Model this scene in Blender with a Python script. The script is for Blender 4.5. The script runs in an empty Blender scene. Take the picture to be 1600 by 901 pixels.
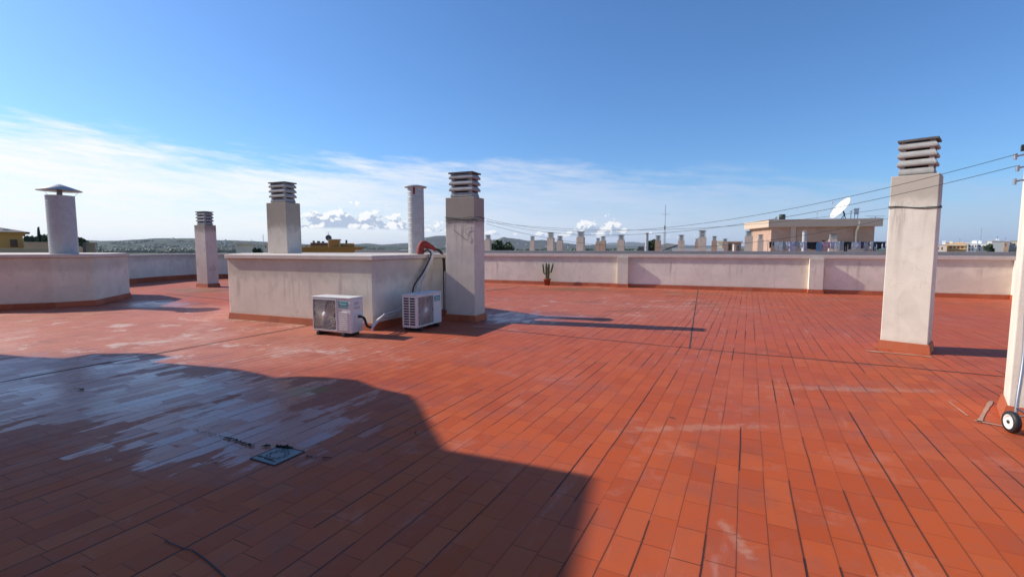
import bpy, math, random
from mathutils import Vector, Matrix, noise
R = math.radians
random.seed(7)
sc = bpy.context.scene
col = sc.collection

# ------------------------------------------------------------------ camera, sky, sun, exposure
PITCH = 4.88
cam = bpy.data.objects.new('camera', bpy.data.cameras.new('camera'))
col.objects.link(cam)
cam.location = (0, 0, 1.5)
cam.rotation_euler = (R(90 - PITCH), 0, 0)
cam.data.sensor_width = 36
cam.data.lens = 16.875
cam.data.clip_start = 0.05
cam.data.clip_end = 60000
sc.camera = cam
sc.cycles.max_bounces = 6; sc.cycles.diffuse_bounces = 4; sc.cycles.glossy_bounces = 3; sc.cycles.volume_bounces = 0
sc.render.resolution_x, sc.render.resolution_y = 1024, 576
sc.view_settings.view_transform = 'Standard'
sc.view_settings.look = 'None'
sc.view_settings.gamma = 1
sc.view_settings.exposure = 0.06
SUN_EL, SUN_STR, SKY_STR = 34.3, 5.0, 0.105
SX, SY = -0.964, 0.264                      # horizontal direction towards the sun
sun = bpy.data.objects.new('sun', bpy.data.lights.new('sun', 'SUN'))
col.objects.link(sun)
sun.data.energy = SUN_STR
sun.data.angle = R(0.53)
sun.data.color = (1.0, 0.93, 0.82)
to_sun = Vector((SX * math.cos(R(SUN_EL)), SY * math.cos(R(SUN_EL)), math.sin(R(SUN_EL))))
sun.rotation_euler = to_sun.to_track_quat('Z', 'Y').to_euler()


class G:                                     # small node-graph helper
    def __init__(s, nt): s.nt = nt
    def n(s, t, ins=None, **p):
        nd = s.nt.nodes.new(t)
        for k, v in p.items(): setattr(nd, k, v)
        for k, v in (ins or {}).items(): s.set(nd.inputs[k], v)
        return nd
    def set(s, i, v):
        if isinstance(v, bpy.types.NodeSocket): s.nt.links.new(v, i)
        else: i.default_value = v
    def m(s, op, a, b=0.0, c=0.0, clamp=False):
        nd = s.n('ShaderNodeMath', operation=op, use_clamp=clamp)
        for i, v in enumerate((a, b, c)): s.set(nd.inputs[i], v)
        return nd.outputs[0]
    def step(s, v, lo, hi):                  # smooth step from lo to hi
        nd = s.n('ShaderNodeMapRange', interpolation_type='SMOOTHSTEP')
        s.set(nd.inputs[0], v); s.set(nd.inputs[1], lo); s.set(nd.inputs[2], hi)
        return nd.outputs[0]
    def noise(s, vec, scale, detail=3, rough=.5, dim='3D'):
        nd = s.n('ShaderNodeTexNoise', noise_dimensions=dim)
        s.set(nd.inputs['Vector'], vec); nd.inputs['Scale'].default_value = scale
        nd.inputs['Detail'].default_value = detail; nd.inputs['Roughness'].default_value = rough
        return nd.outputs['Fac']
    def xyz(s, x, y, z=0.0):
        nd = s.n('ShaderNodeCombineXYZ')
        for i, v in enumerate((x, y, z)): s.set(nd.inputs[i], v)
        return nd.outputs[0]
    def mix(s, f, a, b, mode='MIX'):
        nd = s.n('ShaderNodeMix', data_type='RGBA', blend_type=mode)
        s.set(nd.inputs[0], f); s.set(nd.inputs[6], a if isinstance(a, bpy.types.NodeSocket) else (*a, 1))
        s.set(nd.inputs[7], b if isinstance(b, bpy.types.NodeSocket) else (*b, 1))
        return nd.outputs[2]
    def ramp(s, f, stops):
        nd = s.n('ShaderNodeValToRGB'); s.set(nd.inputs[0], f)
        e = nd.color_ramp.elements
        while len(e) < len(stops): e.new(.5)
        for el, (p, c) in zip(e, stops):
            el.position = p; el.color = (*c, 1) if isinstance(c, tuple) else (c, c, c, 1)
        return nd.outputs[0]


w = bpy.data.worlds.new('World'); sc.world = w; w.use_nodes = True
g = G(w.node_tree); w.node_tree.nodes.clear()
sky = g.n('ShaderNodeTexSky', sky_type='NISHITA', sun_disc=False, sun_elevation=R(SUN_EL), sun_rotation=math.atan2(SX, SY),
          altitude=0, air_density=1.0, dust_density=0.6, ozone_density=2.2)
tc = g.n('ShaderNodeTexCoord').outputs['Generated']
sp = g.n('ShaderNodeSeparateXYZ', {0: tc})
az = g.m('MULTIPLY', g.m('ARCTAN2', sp.outputs[0], sp.outputs[1]), 57.2958)       # degrees right of +Y
el = g.m('MULTIPLY', g.m('ARCSINE', sp.outputs[2]), 57.2958)
azn = g.m('DIVIDE', g.m('ADD', az, 60.0), 120.0, clamp=True)
def azp(d): return (d + 60) / 120
# thin high veil: its upper edge sinks to the right
top = g.m('MULTIPLY', g.ramp(azn, [(azp(-50), .55), (azp(-40), .52), (azp(-27), .485), (azp(-10), .50), (azp(5), .485), (azp(18), .43), (azp(30), .36), (azp(50), .32)]), 20.0)
v1 = g.xyz(g.m('MULTIPLY', az, .05), g.m('ADD', g.m('MULTIPLY', el, .30), g.m('MULTIPLY', az, .035)), 3.0)
n1 = g.noise(v1, 1.6, 6, .6)
v2 = g.xyz(g.m('MULTIPLY', az, .12), g.m('ADD', g.m('MULTIPLY', el, .9), g.m('MULTIPLY', az, .05)), 7.0)
n2 = g.noise(v2, 2.2, 8, .68)
edge = g.m('ADD', g.m('SUBTRACT', top, el), g.m('MULTIPLY', g.m('SUBTRACT', n1, .5), 7.0))
edge = g.m('ADD', edge, g.m('MULTIPLY', g.m('SUBTRACT', n2, .5), 3.0))
veil = g.step(edge, -.6, 2.8)
dens = g.ramp(azn, [(azp(-50), 1.0), (azp(-30), .95), (azp(-10), .86), (azp(10), .72), (azp(30), .50), (azp(50), .42)])
streak = g.m('ADD', .68, g.m('MULTIPLY', g.step(g.m('ADD', g.m('MULTIPLY', n1, .5), g.m('MULTIPLY', n2, .5)), .38, .62), .32))
veil = g.m('MULTIPLY', g.m('MULTIPLY', veil, dens), streak)
veilcol = g.ramp(azn, [(azp(-50), (1, 1, 1)), (azp(-25), (.94, .98, 1)), (azp(0), (.72, .79, .94)), (azp(45), (.46, .57, .80))])
veilcol = g.mix(1.0, veilcol, (9.3, 9.3, 9.3), 'MULTIPLY')
skyc = g.mix(1.0, sky.outputs[0], (.70, 1.06, 1.48), 'MULTIPLY')
c = g.mix(veil, skyc, veilcol)
c = g.mix(g.m('MULTIPLY', g.step(el, 6.0, -1.0), .75), c, veilcol)
# cumulus bank low over the hills
base = g.ramp(azn, [(azp(-50), .30), (azp(-25), .265), (azp(-14), .25), (azp(-6), .2), (azp(5), .15), (azp(20), .13)])
base = g.m('MULTIPLY', base, 8.0)
H = g.ramp(azn, [(azp(-36), 0.0), (azp(-33), .10), (azp(-29), .16), (azp(-24.5), .22), (azp(-22), .42), (azp(-19), .46), (azp(-15), .42), (azp(-11), .26), (azp(-8), .26),
                 (azp(-4), .25), (azp(1), .22), (azp(5), .16), (azp(7), .34), (azp(9), .42), (azp(12), .42), (azp(14), .16), (azp(19), .12), (azp(24), .02)])
H = g.m('MULTIPLY', H, 8.2)
wv = g.xyz(g.m('MULTIPLY', az, 1.0), g.m('MULTIPLY', el, 1.3), 0.0)
def puff(v):
    vo = g.n('ShaderNodeTexVoronoi', {'Vector': v, 'Scale': .55}, feature='F1')
    vo.inputs['Detail'].default_value = 3.0; vo.inputs['Roughness'].default_value = .6
    return g.m('SUBTRACT', .62, vo.outputs['Distance'])
p1 = puff(wv); p1s = puff(g.xyz(g.m('ADD', az, -.45), g.m('MULTIPLY', g.m('ADD', el, .32), 1.3), 0.0))
rel = g.m('SUBTRACT', el, base)
cm = g.step(g.m('ADD', g.m('SUBTRACT', H, rel), g.m('MULTIPLY', p1, 2.6)), .25, .65)
cm = g.m('MULTIPLY', cm, g.step(g.m('ADD', rel, g.m('MULTIPLY', n2, .5)), .15, .55))
cm = g.m('MULTIPLY', cm, g.step(H, .03, .5))
lit = g.step(g.m('ADD', g.m('MULTIPLY', g.m('SUBTRACT', p1, p1s), 2.6), g.m('MULTIPLY', g.m('SUBTRACT', rel, g.m('MULTIPLY', H, .55)), .42)), -.75, .15)
ccol = g.mix(lit, (3.9, 4.8, 6.4), (9.6, 9.6, 9.7))
c = g.mix(g.m('MULTIPLY', cm, .9), c, ccol)
w.cycles.sampling_method = 'MANUAL'; w.cycles.sample_map_resolution = 512
bg = g.n('ShaderNodeBackground', {'Color': c, 'Strength': SKY_STR})
g.nt.links.new(bg.outputs[0], g.n('ShaderNodeOutputWorld').inputs['Surface'])

# ------------------------------------------------------------------ geometry helpers
CP, SP, F = math.cos(R(PITCH)), math.sin(R(PITCH)), 750.0
def ray(x, y):
    u, v = (x - 800) / F, (y - 450.5) / F
    return u, CP - v * SP, -(SP + v * CP)
def P(x, y, z=0.0):                          # where a sight line meets the level z
    a, b, c_ = ray(x, y); t = (z - 1.5) / c_
    return Vector((a * t, b * t, z))
def at(x, y, Y):                             # the point of a sight line at world distance Y
    a, b, c_ = ray(x, y); t = Y / b
    return Vector((a * t, Y, 1.5 + c_ * t))
WD = Vector((.92, -.392, 0)); WN = Vector((.392, .92, 0))   # the roof's own two directions
WA = math.atan2(WD.y, WD.x)


class MB:
    def __init__(s): s.v = []; s.f = []; s.mi = []; s.cur = 0; s.smooth = []
    def add(s, vs, fs, smooth=False):
        o = len(s.v); s.v += [Vector(p) for p in vs]
        for f in fs: s.f.append([i + o for i in f]); s.mi.append(s.cur); s.smooth.append(smooth)
        return s
    def box(s, x0, x1, y0, y1, z0, z1):
        vs = [(x, y, z) for z in (z0, z1) for x, y in ((x0, y0), (x1, y0), (x1, y1), (x0, y1))]
        return s.add(vs, [(0, 3, 2, 1), (4, 5, 6, 7), (0, 1, 5, 4), (1, 2, 6, 5), (2, 3, 7, 6), (3, 0, 4, 7)])
    def prism(s, poly, z0, z1, poly2=None):
        n = len(poly); q = poly2 or poly
        a = sum(poly[i][0] * poly[(i + 1) % n][1] - poly[(i + 1) % n][0] * poly[i][1] for i in range(n))
        if a < 0: poly = poly[::-1]; q = q[::-1]
        vs = [(p[0], p[1], z0) for p in poly] + [(p[0], p[1], z1) for p in q]
        return s.add(vs, [tuple(range(n))[::-1], tuple(range(n, 2 * n))] + [(i, (i + 1) % n, (i + 1) % n + n, i + n) for i in range(n)])
    def tube(s, pts, r, seg=8, caps=True, r2=None):
        pts = [Vector(p) for p in pts]; n = len(pts); rings = []
        up = Vector((0, 0, 1))
        for i, p in enumerate(pts):
            d = (pts[min(i + 1, n - 1)] - pts[max(i - 1, 0)]).normalized()
            a = d.cross(up)
            if a.length < .05: a = d.cross(Vector((1, 0, 0)))
            a.normalize(); b = d.cross(a).normalized()
            rr = r if r2 is None else r + (r2 - r) * i / (n - 1)
            rings += [p + (a * math.cos(2 * math.pi * k / seg) + b * math.sin(2 * math.pi * k / seg)) * rr for k in range(seg)]
        fs = [(i * seg + k, i * seg + (k + 1) % seg, (i + 1) * seg + (k + 1) % seg, (i + 1) * seg + k) for i in range(n - 1) for k in range(seg)]
        s.add(rings, fs, True)
        if caps:
            s.add(rings[:seg], [tuple(range(seg))]); s.add(rings[-seg:], [tuple(range(seg))[::-1]])
        return s
    def lathe(s, prof, c=(0, 0), seg=32, smooth=True):
        vs = []; m = len(prof)
        for k in range(seg):
            a = 2 * math.pi * k / seg
            vs += [(c[0] + r * math.cos(a), c[1] + r * math.sin(a), z) for r, z in prof]
        fs = [(k * m + j, ((k + 1) % seg) * m + j, ((k + 1) % seg) * m + j + 1, k * m + j + 1) for k in range(seg) for j in range(m - 1)]
        return s.add(vs, fs, smooth)
    def frustum(s, cx, cy, a0, b0, z0, a1, b1, z1):
        q = lambda a, b: [(cx - a, cy - b), (cx + a, cy - b), (cx + a, cy + b), (cx - a, cy + b)]
        return s.prism(q(a0, b0), z0, z1, q(a1, b1))
    def xf(s, M):
        s.v = [M @ p for p in s.v]; return s


def tag(o, label=None, cat=None, group=None, kind=None):
    for k, v in (('label', label), ('category', cat), ('group', group), ('kind', kind)):
        if v: o[k] = v
    return o
def obj(name, mb, mat, parent=None, world=False, bevel=0, auto=False):
    me = bpy.data.meshes.new(name)
    off = parent_loc(parent) if (parent and world) else Vector((0, 0, 0))
    me.from_pydata([tuple(p - off) for p in mb.v], [], mb.f)
    for m_ in (mat if isinstance(mat, (list, tuple)) else [mat]): me.materials.append(m_)
    me.polygons.foreach_set('material_index', mb.mi)
    me.polygons.foreach_set('use_smooth', mb.smooth)
    me.update()
    o = bpy.data.objects.new(name, me); col.objects.link(o)
    if parent: o.parent = parent
    if bevel:
        b = o.modifiers.new('bevel', 'BEVEL'); b.width = bevel; b.segments = 2; b.limit_method = 'ANGLE'; b.angle_limit = R(40)
    return o
def parent_loc(p):
    v = Vector(p.location)
    while p.parent: p = p.parent; v += Vector(p.location)
    return v
def empty(name, loc, rz=0.0, label=None, cat=None, group=None):
    o = bpy.data.objects.new(name, None); o.empty_display_size = .2; col.objects.link(o)
    o.location = loc; o.rotation_euler = (0, 0, rz)
    return tag(o, label, cat, group)
def kids(o): return [c_ for c_ in bpy.data.objects if c_.parent == o]
def copy_tree(o, parent=None):
    ch = kids(o); c_ = o.copy(); col.objects.link(c_); c_.parent = parent
    for k in ch: copy_tree(k, c_)
    return c_
def offs(poly, d, closed=True):              # mitred offset, to the right of travel
    n = len(poly); out = []
    for i in range(n):
        p = Vector(poly[i][:2])
        a = Vector(poly[i - 1][:2]) if (closed or i > 0) else None
        b = Vector(poly[(i + 1) % n][:2]) if (closed or i < n - 1) else None
        ns = []
        if a is not None: e = (p - a).normalized(); ns.append(Vector((e.y, -e.x)))
        if b is not None: e = (b - p).normalized(); ns.append(Vector((e.y, -e.x)))
        if len(ns) == 2:
            m_ = (ns[0] + ns[1]).normalized(); k = d / max(.35, m_.dot(ns[0])); out.append(p + m_ * k)
        else: out.append(p + ns[0] * d)
    return [(q.x, q.y) for q in out]
def ccw(poly):
    n = len(poly)
    a = sum(poly[i][0] * poly[(i + 1) % n][1] - poly[(i + 1) % n][0] * poly[i][1] for i in range(n))
    return list(poly) if a > 0 else list(poly)[::-1]
def strip(mb, pts, d0, d1, z0, z1, d1top=None, d0top=None):         # wall strip along an open line between two offsets
    a, b = offs(pts, d0, False), offs(pts, d1, False)
    at_ = offs(pts, d0 if d0top is None else d0top, False); bt = offs(pts, d1 if d1top is None else d1top, False)
    n = len(pts)
    vs = [(*p, z0) for p in a] + [(*p, z0) for p in b] + [(*p, z1) for p in bt] + [(*p, z1) for p in at_]
    fs = []
    for i in range(n - 1):
        for k in range(4):
            j, l = k * n, ((k + 1) % 4) * n
            fs.append((j + i, j + i + 1, l + i + 1, l + i))
    fs += [(0, n, 2 * n, 3 * n), (n - 1, 4 * n - 1, 3 * n - 1, 2 * n - 1)]
    return mb.add(vs, fs)

# ------------------------------------------------------------------ materials
def newmat(name):
    m_ = bpy.data.materials.new(name); m_.use_nodes = True; nt = m_.node_tree; nt.nodes.clear()
    gg = G(nt); bs = gg.n('ShaderNodeBsdfPrincipled'); out = gg.n('ShaderNodeOutputMaterial')
    nt.links.new(bs.outputs[0], out.inputs['Surface'])
    return m_, gg, bs
def posn(gg): return gg.n('ShaderNodeNewGeometry').outputs['Position']
def bump(gg, bs, h, strength=.3, dist=.01):
    b = gg.n('ShaderNodeBump', {'Height': h, 'Strength': strength, 'Distance': dist}); gg.nt.links.new(b.outputs[0], bs.inputs['Normal'])
def plain(name, c_, rough=.6, metal=0.0, var=.12, scale=6.0, bmp=0.0, spec=None):
    m_, gg, bs = newmat(name); p = posn(gg)
    f = gg.noise(p, scale, 5, .6)
    gg.set(bs.inputs['Base Color'], gg.mix(f, tuple(x * (1 - var) for x in c_), tuple(min(1, x * (1 + var)) for x in c_)))
    gg.set(bs.inputs['Roughness'], gg.m('ADD', rough - .08, gg.m('MULTIPLY', f, .16)))
    bs.inputs['Metallic'].default_value = metal
    if spec is not None: bs.inputs['Specular IOR Level'].default_value = spec
    if bmp: bump(gg, bs, gg.noise(p, scale * 6, 4, .6), bmp, .01)
    return m_
def stucco(name, c_, dirt=(.19, .155, .12), top=None, amt=.5, moss=0.0):
    """painted render: mottled, with run-down dirt that starts at the level top"""
    m_, gg, bs = newmat(name); p = posn(gg); s_ = gg.n('ShaderNodeSeparateXYZ', {0: p})
    big = gg.noise(p, .9, 5, .6); mid = gg.noise(p, 5, 6, .65); fine = gg.noise(p, 60, 4, .6)
    colr = gg.mix(gg.step(big, .3, .7), tuple(x * .9 for x in c_), tuple(min(1, x * 1.07) for x in c_))
    colr = gg.mix(gg.m('MULTIPLY', gg.step(mid, .48, .75), .35), colr, tuple(x * .72 for x in c_))
    sv = gg.xyz(gg.m('MULTIPLY', s_.outputs[0], 5.0), gg.m('MULTIPLY', s_.outputs[1], 5.0), gg.m('MULTIPLY', s_.outputs[2], .45))
    run = gg.step(gg.noise(sv, 1.3, 5, .6), .54, .74)
    if top is not None:
        reach = gg.step(gg.m('ADD', gg.m('SUBTRACT', s_.outputs[2], top), gg.m('MULTIPLY', big, .9)), -.45, .5)
        run = gg.m('MULTIPLY', run, gg.m('ADD', .18, gg.m('MULTIPLY', reach, 1.0)))
        rim = gg.step(gg.m('ADD', gg.m('SUBTRACT', s_.outputs[2], top), gg.m('MULTIPLY', mid, .35)), -.05, .22)
        run = gg.m('MAXIMUM', run, gg.m('MULTIPLY', rim, .8))
    colr = gg.mix(gg.m('MULTIPLY', run, amt), colr, dirt)
    foot = gg.step(gg.m('ADD', s_.outputs[2], gg.m('MULTIPLY', mid, .25)), .34, .16)
    colr = gg.mix(gg.m('MULTIPLY', foot, .35), colr, (.36, .25, .17))
    ve = gg.n('ShaderNodeTexVoronoi', {'Vector': gg.n('ShaderNodeVectorMath', {0: p, 1: gg.n('ShaderNodeTexNoise', {'Vector': p, 'Scale': 3.0}).outputs['Color']}, operation='ADD').outputs[0], 'Scale': 1.1}, feature='DISTANCE_TO_EDGE').outputs['Distance']
    crack = gg.m('MULTIPLY', gg.step(ve, .008, .001), gg.step(gg.noise(p, 1.4, 3), .52, .6))
    colr = gg.mix(gg.m('MULTIPLY', crack, .20), colr, (.16, .13, .10))
    patch = gg.step(gg.noise(p, 1.15, 2, .4), .585, .60)
    colr = gg.mix(gg.m('MULTIPLY', patch, .16), colr, (.50, .44, .38))
    if moss: colr = gg.mix(gg.m('MULTIPLY', gg.step(gg.noise(p, 2.2, 5, .7), .56, .7), moss), colr, (.13, .14, .06))
    gg.set(bs.inputs['Base Color'], colr); bs.inputs['Roughness'].default_value = .9
    bs.inputs['Specular IOR Level'].default_value = .2
    bump(gg, bs, gg.m('ADD', fine, gg.m('MULTIPLY', mid, 1.5)), .35, .006)
    return m_

CREAM = (.82, .735, .60)
M = {}
M['wall'] = stucco('wall_render', CREAM, top=1.0, amt=.38)
M['shaft'] = stucco('chimney_render', (.68, .59, .49), top=2.05, amt=.8)
M['shaft_pale'] = stucco('pale_chimney_render', (.74, .685, .575), top=2.22, amt=.6)
M['shaft_mossy'] = stucco('mossy_chimney_render', (.68, .58, .49), top=2.2, amt=.8, moss=.4)
M['cream'] = stucco('cream_render', (.70, .62, .50), top=4.6, amt=.3)
M['coping'] = plain('coping_stone', (.62, .53, .46), .8, var=.22, scale=7, bmp=.3)
M['cap_grey'] = plain('grey_capping', (.23, .23, .235), .6, var=.25, scale=5, bmp=.15)
M['louvre'] = plain('louvre_concrete', (.37, .355, .33), .9, var=.35, scale=9, bmp=.5)
M['lid'] = plain('lid_concrete', (.115, .11, .105), .85, var=.4, scale=9, bmp=.4)
M['cap_void'] = plain('void_dark', (.02, .019, .018), .95)  # shade of the hollow chimney caps, put into colour
M['galv'] = plain('galvanised_steel', (.44, .44, .44), .6, metal=.25, var=.2, scale=7)
M['steel'] = plain('tube_steel', (.42, .43, .45), .35, metal=.8, var=.1)
M['black'] = plain('black_rubber', (.018, .018, .02), .55)
M['white'] = plain('white_enamel', (.70, .69, .66), .45, var=.14, scale=5)
M['white_rough'] = plain('white_foam_sleeve', (.62, .61, .58), .85, var=.25, scale=14, bmp=.5)
M['grill'] = plain('grille_beige', (.52, .47, .42), .5, var=.1)
M['acdark'] = plain('recess_dark', (.24, .215, .20), .6)
M['teal'] = plain('teal_badge', (.0, .30, .30), .35, var=.05)
M['letter'] = plain('badge_letter', (.8, .82, .82), .4, var=.02)
M['redpipe'] = plain('red_pipe_tape', (.24, .02, .016), .7, var=.35, scale=18, bmp=.4)
M['wire'] = plain('wire_green', (.03, .045, .035), .6)
M['drain'] = plain('drain_plastic', (.17, .16, .145), .5, var=.2, scale=14)
M['leafdark'] = plain('weed_leaf', (.025, .035, .015), .8, var=.4, scale=30)
M['cactus'] = plain('cactus_skin', (.12, .14, .055), .6, var=.35, scale=20)
M['pot'] = plain('pot_clay', (.30, .07, .03), .75, var=.2, scale=12)
M['soil'] = plain('pot_soil', (.05, .035, .025), .95)
M['joint'] = plain('joint_mastic', (.045, .038, .036), .9, var=.5, scale=8)
M['mortar'] = plain('mortar_smear', (.42, .24, .16), .9, var=.35, scale=10, bmp=.4)

def terracotta_mat():
    m_, gg, bs = newmat('terracotta_skirting'); p = posn(gg); s_ = gg.n('ShaderNodeSeparateXYZ', {0: p})
    al = gg.m('ADD', gg.m('MULTIPLY', s_.outputs[0], .92), gg.m('MULTIPLY', s_.outputs[1], -.392))
    k = gg.m('DIVIDE', al, .285); cell = gg.n('ShaderNodeTexWhiteNoise', {'W': gg.m('FLOOR', k)}, noise_dimensions='1D').outputs['Value']
    fr = gg.m('FRACT', k); j = gg.m('LESS_THAN', gg.m('MINIMUM', fr, gg.m('SUBTRACT', 1.0, fr)), .014)
    c_ = gg.mix(cell, (.36, .075, .022), (.46, .11, .035))
    c_ = gg.mix(gg.m('MULTIPLY', gg.step(gg.noise(p, 7, 5, .7), .5, .72), .4), c_, (.30, .17, .12))
    c_ = gg.mix(gg.m('MULTIPLY', j, .5), c_, (.28, .17, .12))
    gg.set(bs.inputs['Base Color'], c_); bs.inputs['Roughness'].default_value = .6
    bump(gg, bs, gg.noise(p, 40, 3), .2, .004)
    return m_
M['skirt'] = terracotta_mat()

def floor_mat():
    m_, gg, bs = newmat('clay_tile_floor'); p = posn(gg); s_ = gg.n('ShaderNodeSeparateXYZ', {0: p}); X, Y = s_.outputs[0], s_.outputs[1]
    ca, sa = math.cos(R(26.2)), math.sin(R(26.2))
    wob = gg.m('MULTIPLY', gg.m('SUBTRACT', gg.noise(p, .8, 2), .5), .03)
    U = gg.m('ADD', gg.m('MULTIPLY', X, sa), gg.m('MULTIPLY', Y, ca))
    W = gg.m('ADD', gg.m('SUBTRACT', gg.m('MULTIPLY', X, ca), gg.m('MULTIPLY', Y, sa)), wob)
    kw = gg.m('DIVIDE', W, .146); row = gg.m('FLOOR', kw); fw = gg.m('SUBTRACT', kw, row)
    wn = lambda v: gg.n('ShaderNodeTexWhiteNoise', {'Vector': v}, noise_dimensions='2D').outputs['Value']
    ro = wn(gg.xyz(row, 3.3))
    ku = gg.m('ADD', gg.m('DIVIDE', U, .292), gg.m('MULTIPLY', ro, 1.0)); cl = gg.m('FLOOR', ku); fu = gg.m('SUBTRACT', ku, cl)
    t1 = wn(gg.xyz(row, cl)); t2 = wn(gg.xyz(gg.m('ADD', row, 91.7), cl))
    dl = gg.m('MULTIPLY', gg.m('MINIMUM', fw, gg.m('SUBTRACT', 1.0, fw)), .146)      # metres to the long joint
    dc = gg.m('MULTIPLY', gg.m('MINIMUM', fu, gg.m('SUBTRACT', 1.0, fu)), .292)
    nA = gg.noise(p, .55, 5, .6); nB = gg.noise(p, 2.3, 6, .65); nC = gg.noise(p, 9, 6, .7); nD = gg.noise(p, 70, 3, .6)
    rj = wn(gg.xyz(gg.m('FLOOR', gg.m('ADD', kw, .5)), gg.m('FLOOR', gg.m('MULTIPLY', U, 1.15))))
    chip = gg.step(gg.noise(p, 26, 3, .6), .60, .70)
    wid = gg.m('ADD', .0012, gg.m('ADD', gg.m('MULTIPLY', gg.m('POWER', rj, 2.2), .0034), gg.m('MULTIPLY', chip, .003)))
    jl = gg.step(gg.m('SUBTRACT', dl, wid), .0016, .0)
    jc = gg.m('MULTIPLY', gg.step(dc, .0032, .0012), gg.m('ADD', .30, gg.m('MULTIPLY', gg.m('POWER', t2, 2.0), .68)))
    # tile colour
    c_ = gg.ramp(t1, [(0, (.41, .066, .015)), (.3, (.46, .078, .017)), (.7, (.485, .086, .019)), (.9, (.49, .096, .025)), (1, (.43, .070, .019))])
    c_ = gg.mix(gg.m('MULTIPLY', gg.step(nA, .42, .62), .55), c_, (.43, .088, .042))           # walked-over, duller red
    c_ = gg.mix(gg.m('MULTIPLY', gg.step(nC, .45, .7), .28), c_, (.30, .10, .060))
    strk = gg.noise(gg.xyz(gg.m('MULTIPLY', U, .9), gg.m('MULTIPLY', W, 5.0), 0.0), 1.3, 6, .7)
    def ell(x0, y0, rx, ry, rot=0.0):
        dx, dy = gg.m('SUBTRACT', X, x0), gg.m('SUBTRACT', Y, y0); a, b = math.cos(rot), math.sin(rot)
        e1 = gg.m('DIVIDE', gg.m('ADD', gg.m('MULTIPLY', dx, a), gg.m('MULTIPLY', dy, b)), rx)
        e2 = gg.m('DIVIDE', gg.m('SUBTRACT', gg.m('MULTIPLY', dy, a), gg.m('MULTIPLY', dx, b)), ry)
        return gg.m('SQRT', gg.m('ADD', gg.m('MULTIPLY', e1, e1), gg.m('MULTIPLY', e2, e2)))
    # paler pink field in front of the left enclosure and by the back wall
    pale = gg.m('MAXIMUM', gg.step(ell(-7.0, 8.8, 6.0, 3.6, -.35), 1.15, .6), gg.m('MULTIPLY', gg.step(ell(1.5, 12.5, 5.0, 4.0), 1.2, .4), .55))
    pale = gg.m('MAXIMUM', pale, gg.m('MULTIPLY', gg.step(Y, 11.0, 24.0), .5))  # also paler with distance: grazing sky sheen put into the colour
    c_ = gg.mix(gg.m('MULTIPLY', pale, gg.m('ADD', .35, gg.m('MULTIPLY', nB, .7))), c_, (.50, .22, .15))
    c_ = gg.mix(gg.m('MULTIPLY', gg.step(Y, 3.5, 9.0), .35), c_, (.42, .10, .062))  # pinker farther off, the tiles' grazing sheen painted in
    c_ = gg.mix(gg.m('MULTIPLY', gg.step(gg.noise(p, 1.1, 7, .72), .50, .66), .42), c_, (.29, .075, .045))
    blot = gg.step(gg.noise(gg.xyz(gg.m('ADD', X, 31.0), gg.m('MULTIPLY', Y, .8), 2.0), .75, 8, .75), .52, .64)
    c_ = gg.mix(gg.m('MULTIPLY', blot, gg.m('ADD', .05, gg.m('MULTIPLY', pale, .45))), c_, (.58, .31, .24))
    far = gg.step(Y, 7.5, 12.0)
    ol = gg.step(gg.noise(gg.xyz(gg.m('MULTIPLY', X, .55), gg.m('MULTIPLY', Y, 1.3), 5.0), .8, 7, .7), .50, .64)
    c_ = gg.mix(gg.m('MULTIPLY', gg.m('MULTIPLY', ol, far), .50), c_, (.21, .085, .045))
    # lime bloom in streaks and flakes
    bloom = gg.m('MULTIPLY', gg.step(strk, .56, .72), gg.m('ADD', gg.m('MULTIPLY', gg.step(nA, .4, .65), .30), gg.m('MULTIPLY', pale, .40)))
    flake = gg.m('MULTIPLY', gg.step(gg.noise(gg.xyz(gg.m('MULTIPLY', X, 1.0), gg.m('MULTIPLY', Y, 1.0), 9.0), 1.7, 8, .72), .565, .65), gg.m('ADD', .09, gg.m('MULTIPLY', gg.m('MULTIPLY', pale, nB), 1.5)))
    c_ = gg.mix(gg.m('MAXIMUM', bloom, flake), c_, (.60, .42, .35))
    sc1 = gg.m('MULTIPLY', gg.step(gg.m('ADD', ell(3.6, 5.0, 1.5, .16, -.10), gg.m('MULTIPLY', nC, 2.6)), 2.1, 1.3), .26)
    sc2 = gg.m('MULTIPLY', gg.step(gg.m('ADD', ell(1.62, 3.9, 1.1, .14, .05), gg.m('MULTIPLY', nC, 2.7)), 2.1, 1.35), .25)
    sc3 = gg.m('MULTIPLY', gg.step(gg.m('ADD', ell(1.16, 2.35, .07, .26, .0), gg.m('MULTIPLY', nC, 2.7)), 2.1, 1.35), .32)
    c_ = gg.mix(gg.m('MAXIMUM', sc3, gg.m('MAXIMUM', sc1, sc2)), c_, (.52, .40, .29))
    # dark damp dirt, algae near the cactus, the rust ring
    c_ = gg.mix(gg.m('MULTIPLY', gg.step(gg.m('ADD', ell(2.2, 17.2, 2.6, 1.2), gg.m('MULTIPLY', nB, 1.4)), 1.6, .8), .55), c_, (.12, .105, .05))
    c_ = gg.mix(gg.m('MULTIPLY', gg.step(gg.m('ADD', ell(5.6, 15.7, 2.2, .6, -.4), gg.m('MULTIPLY', nB, 1.4)), 1.6, .8), .45), c_, (.15, .12, .06))
    c_ = gg.mix(gg.m('MULTIPLY', gg.step(gg.m('ADD', ell(-11.0, 16.8, 2.2, 1.2, -.4), gg.m('MULTIPLY', nB, 1.2)), 1.5, .8), .5), c_, (.20, .15, .07))
    rr = ell(-2.15, 4.95, .34, .20)
    c_ = gg.mix(gg.m('MULTIPLY', gg.step(gg.m('ADD', rr, gg.m('MULTIPLY', nC, .9)), 1.35, 1.0), .75), c_, (.30, .15, .03))
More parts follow.
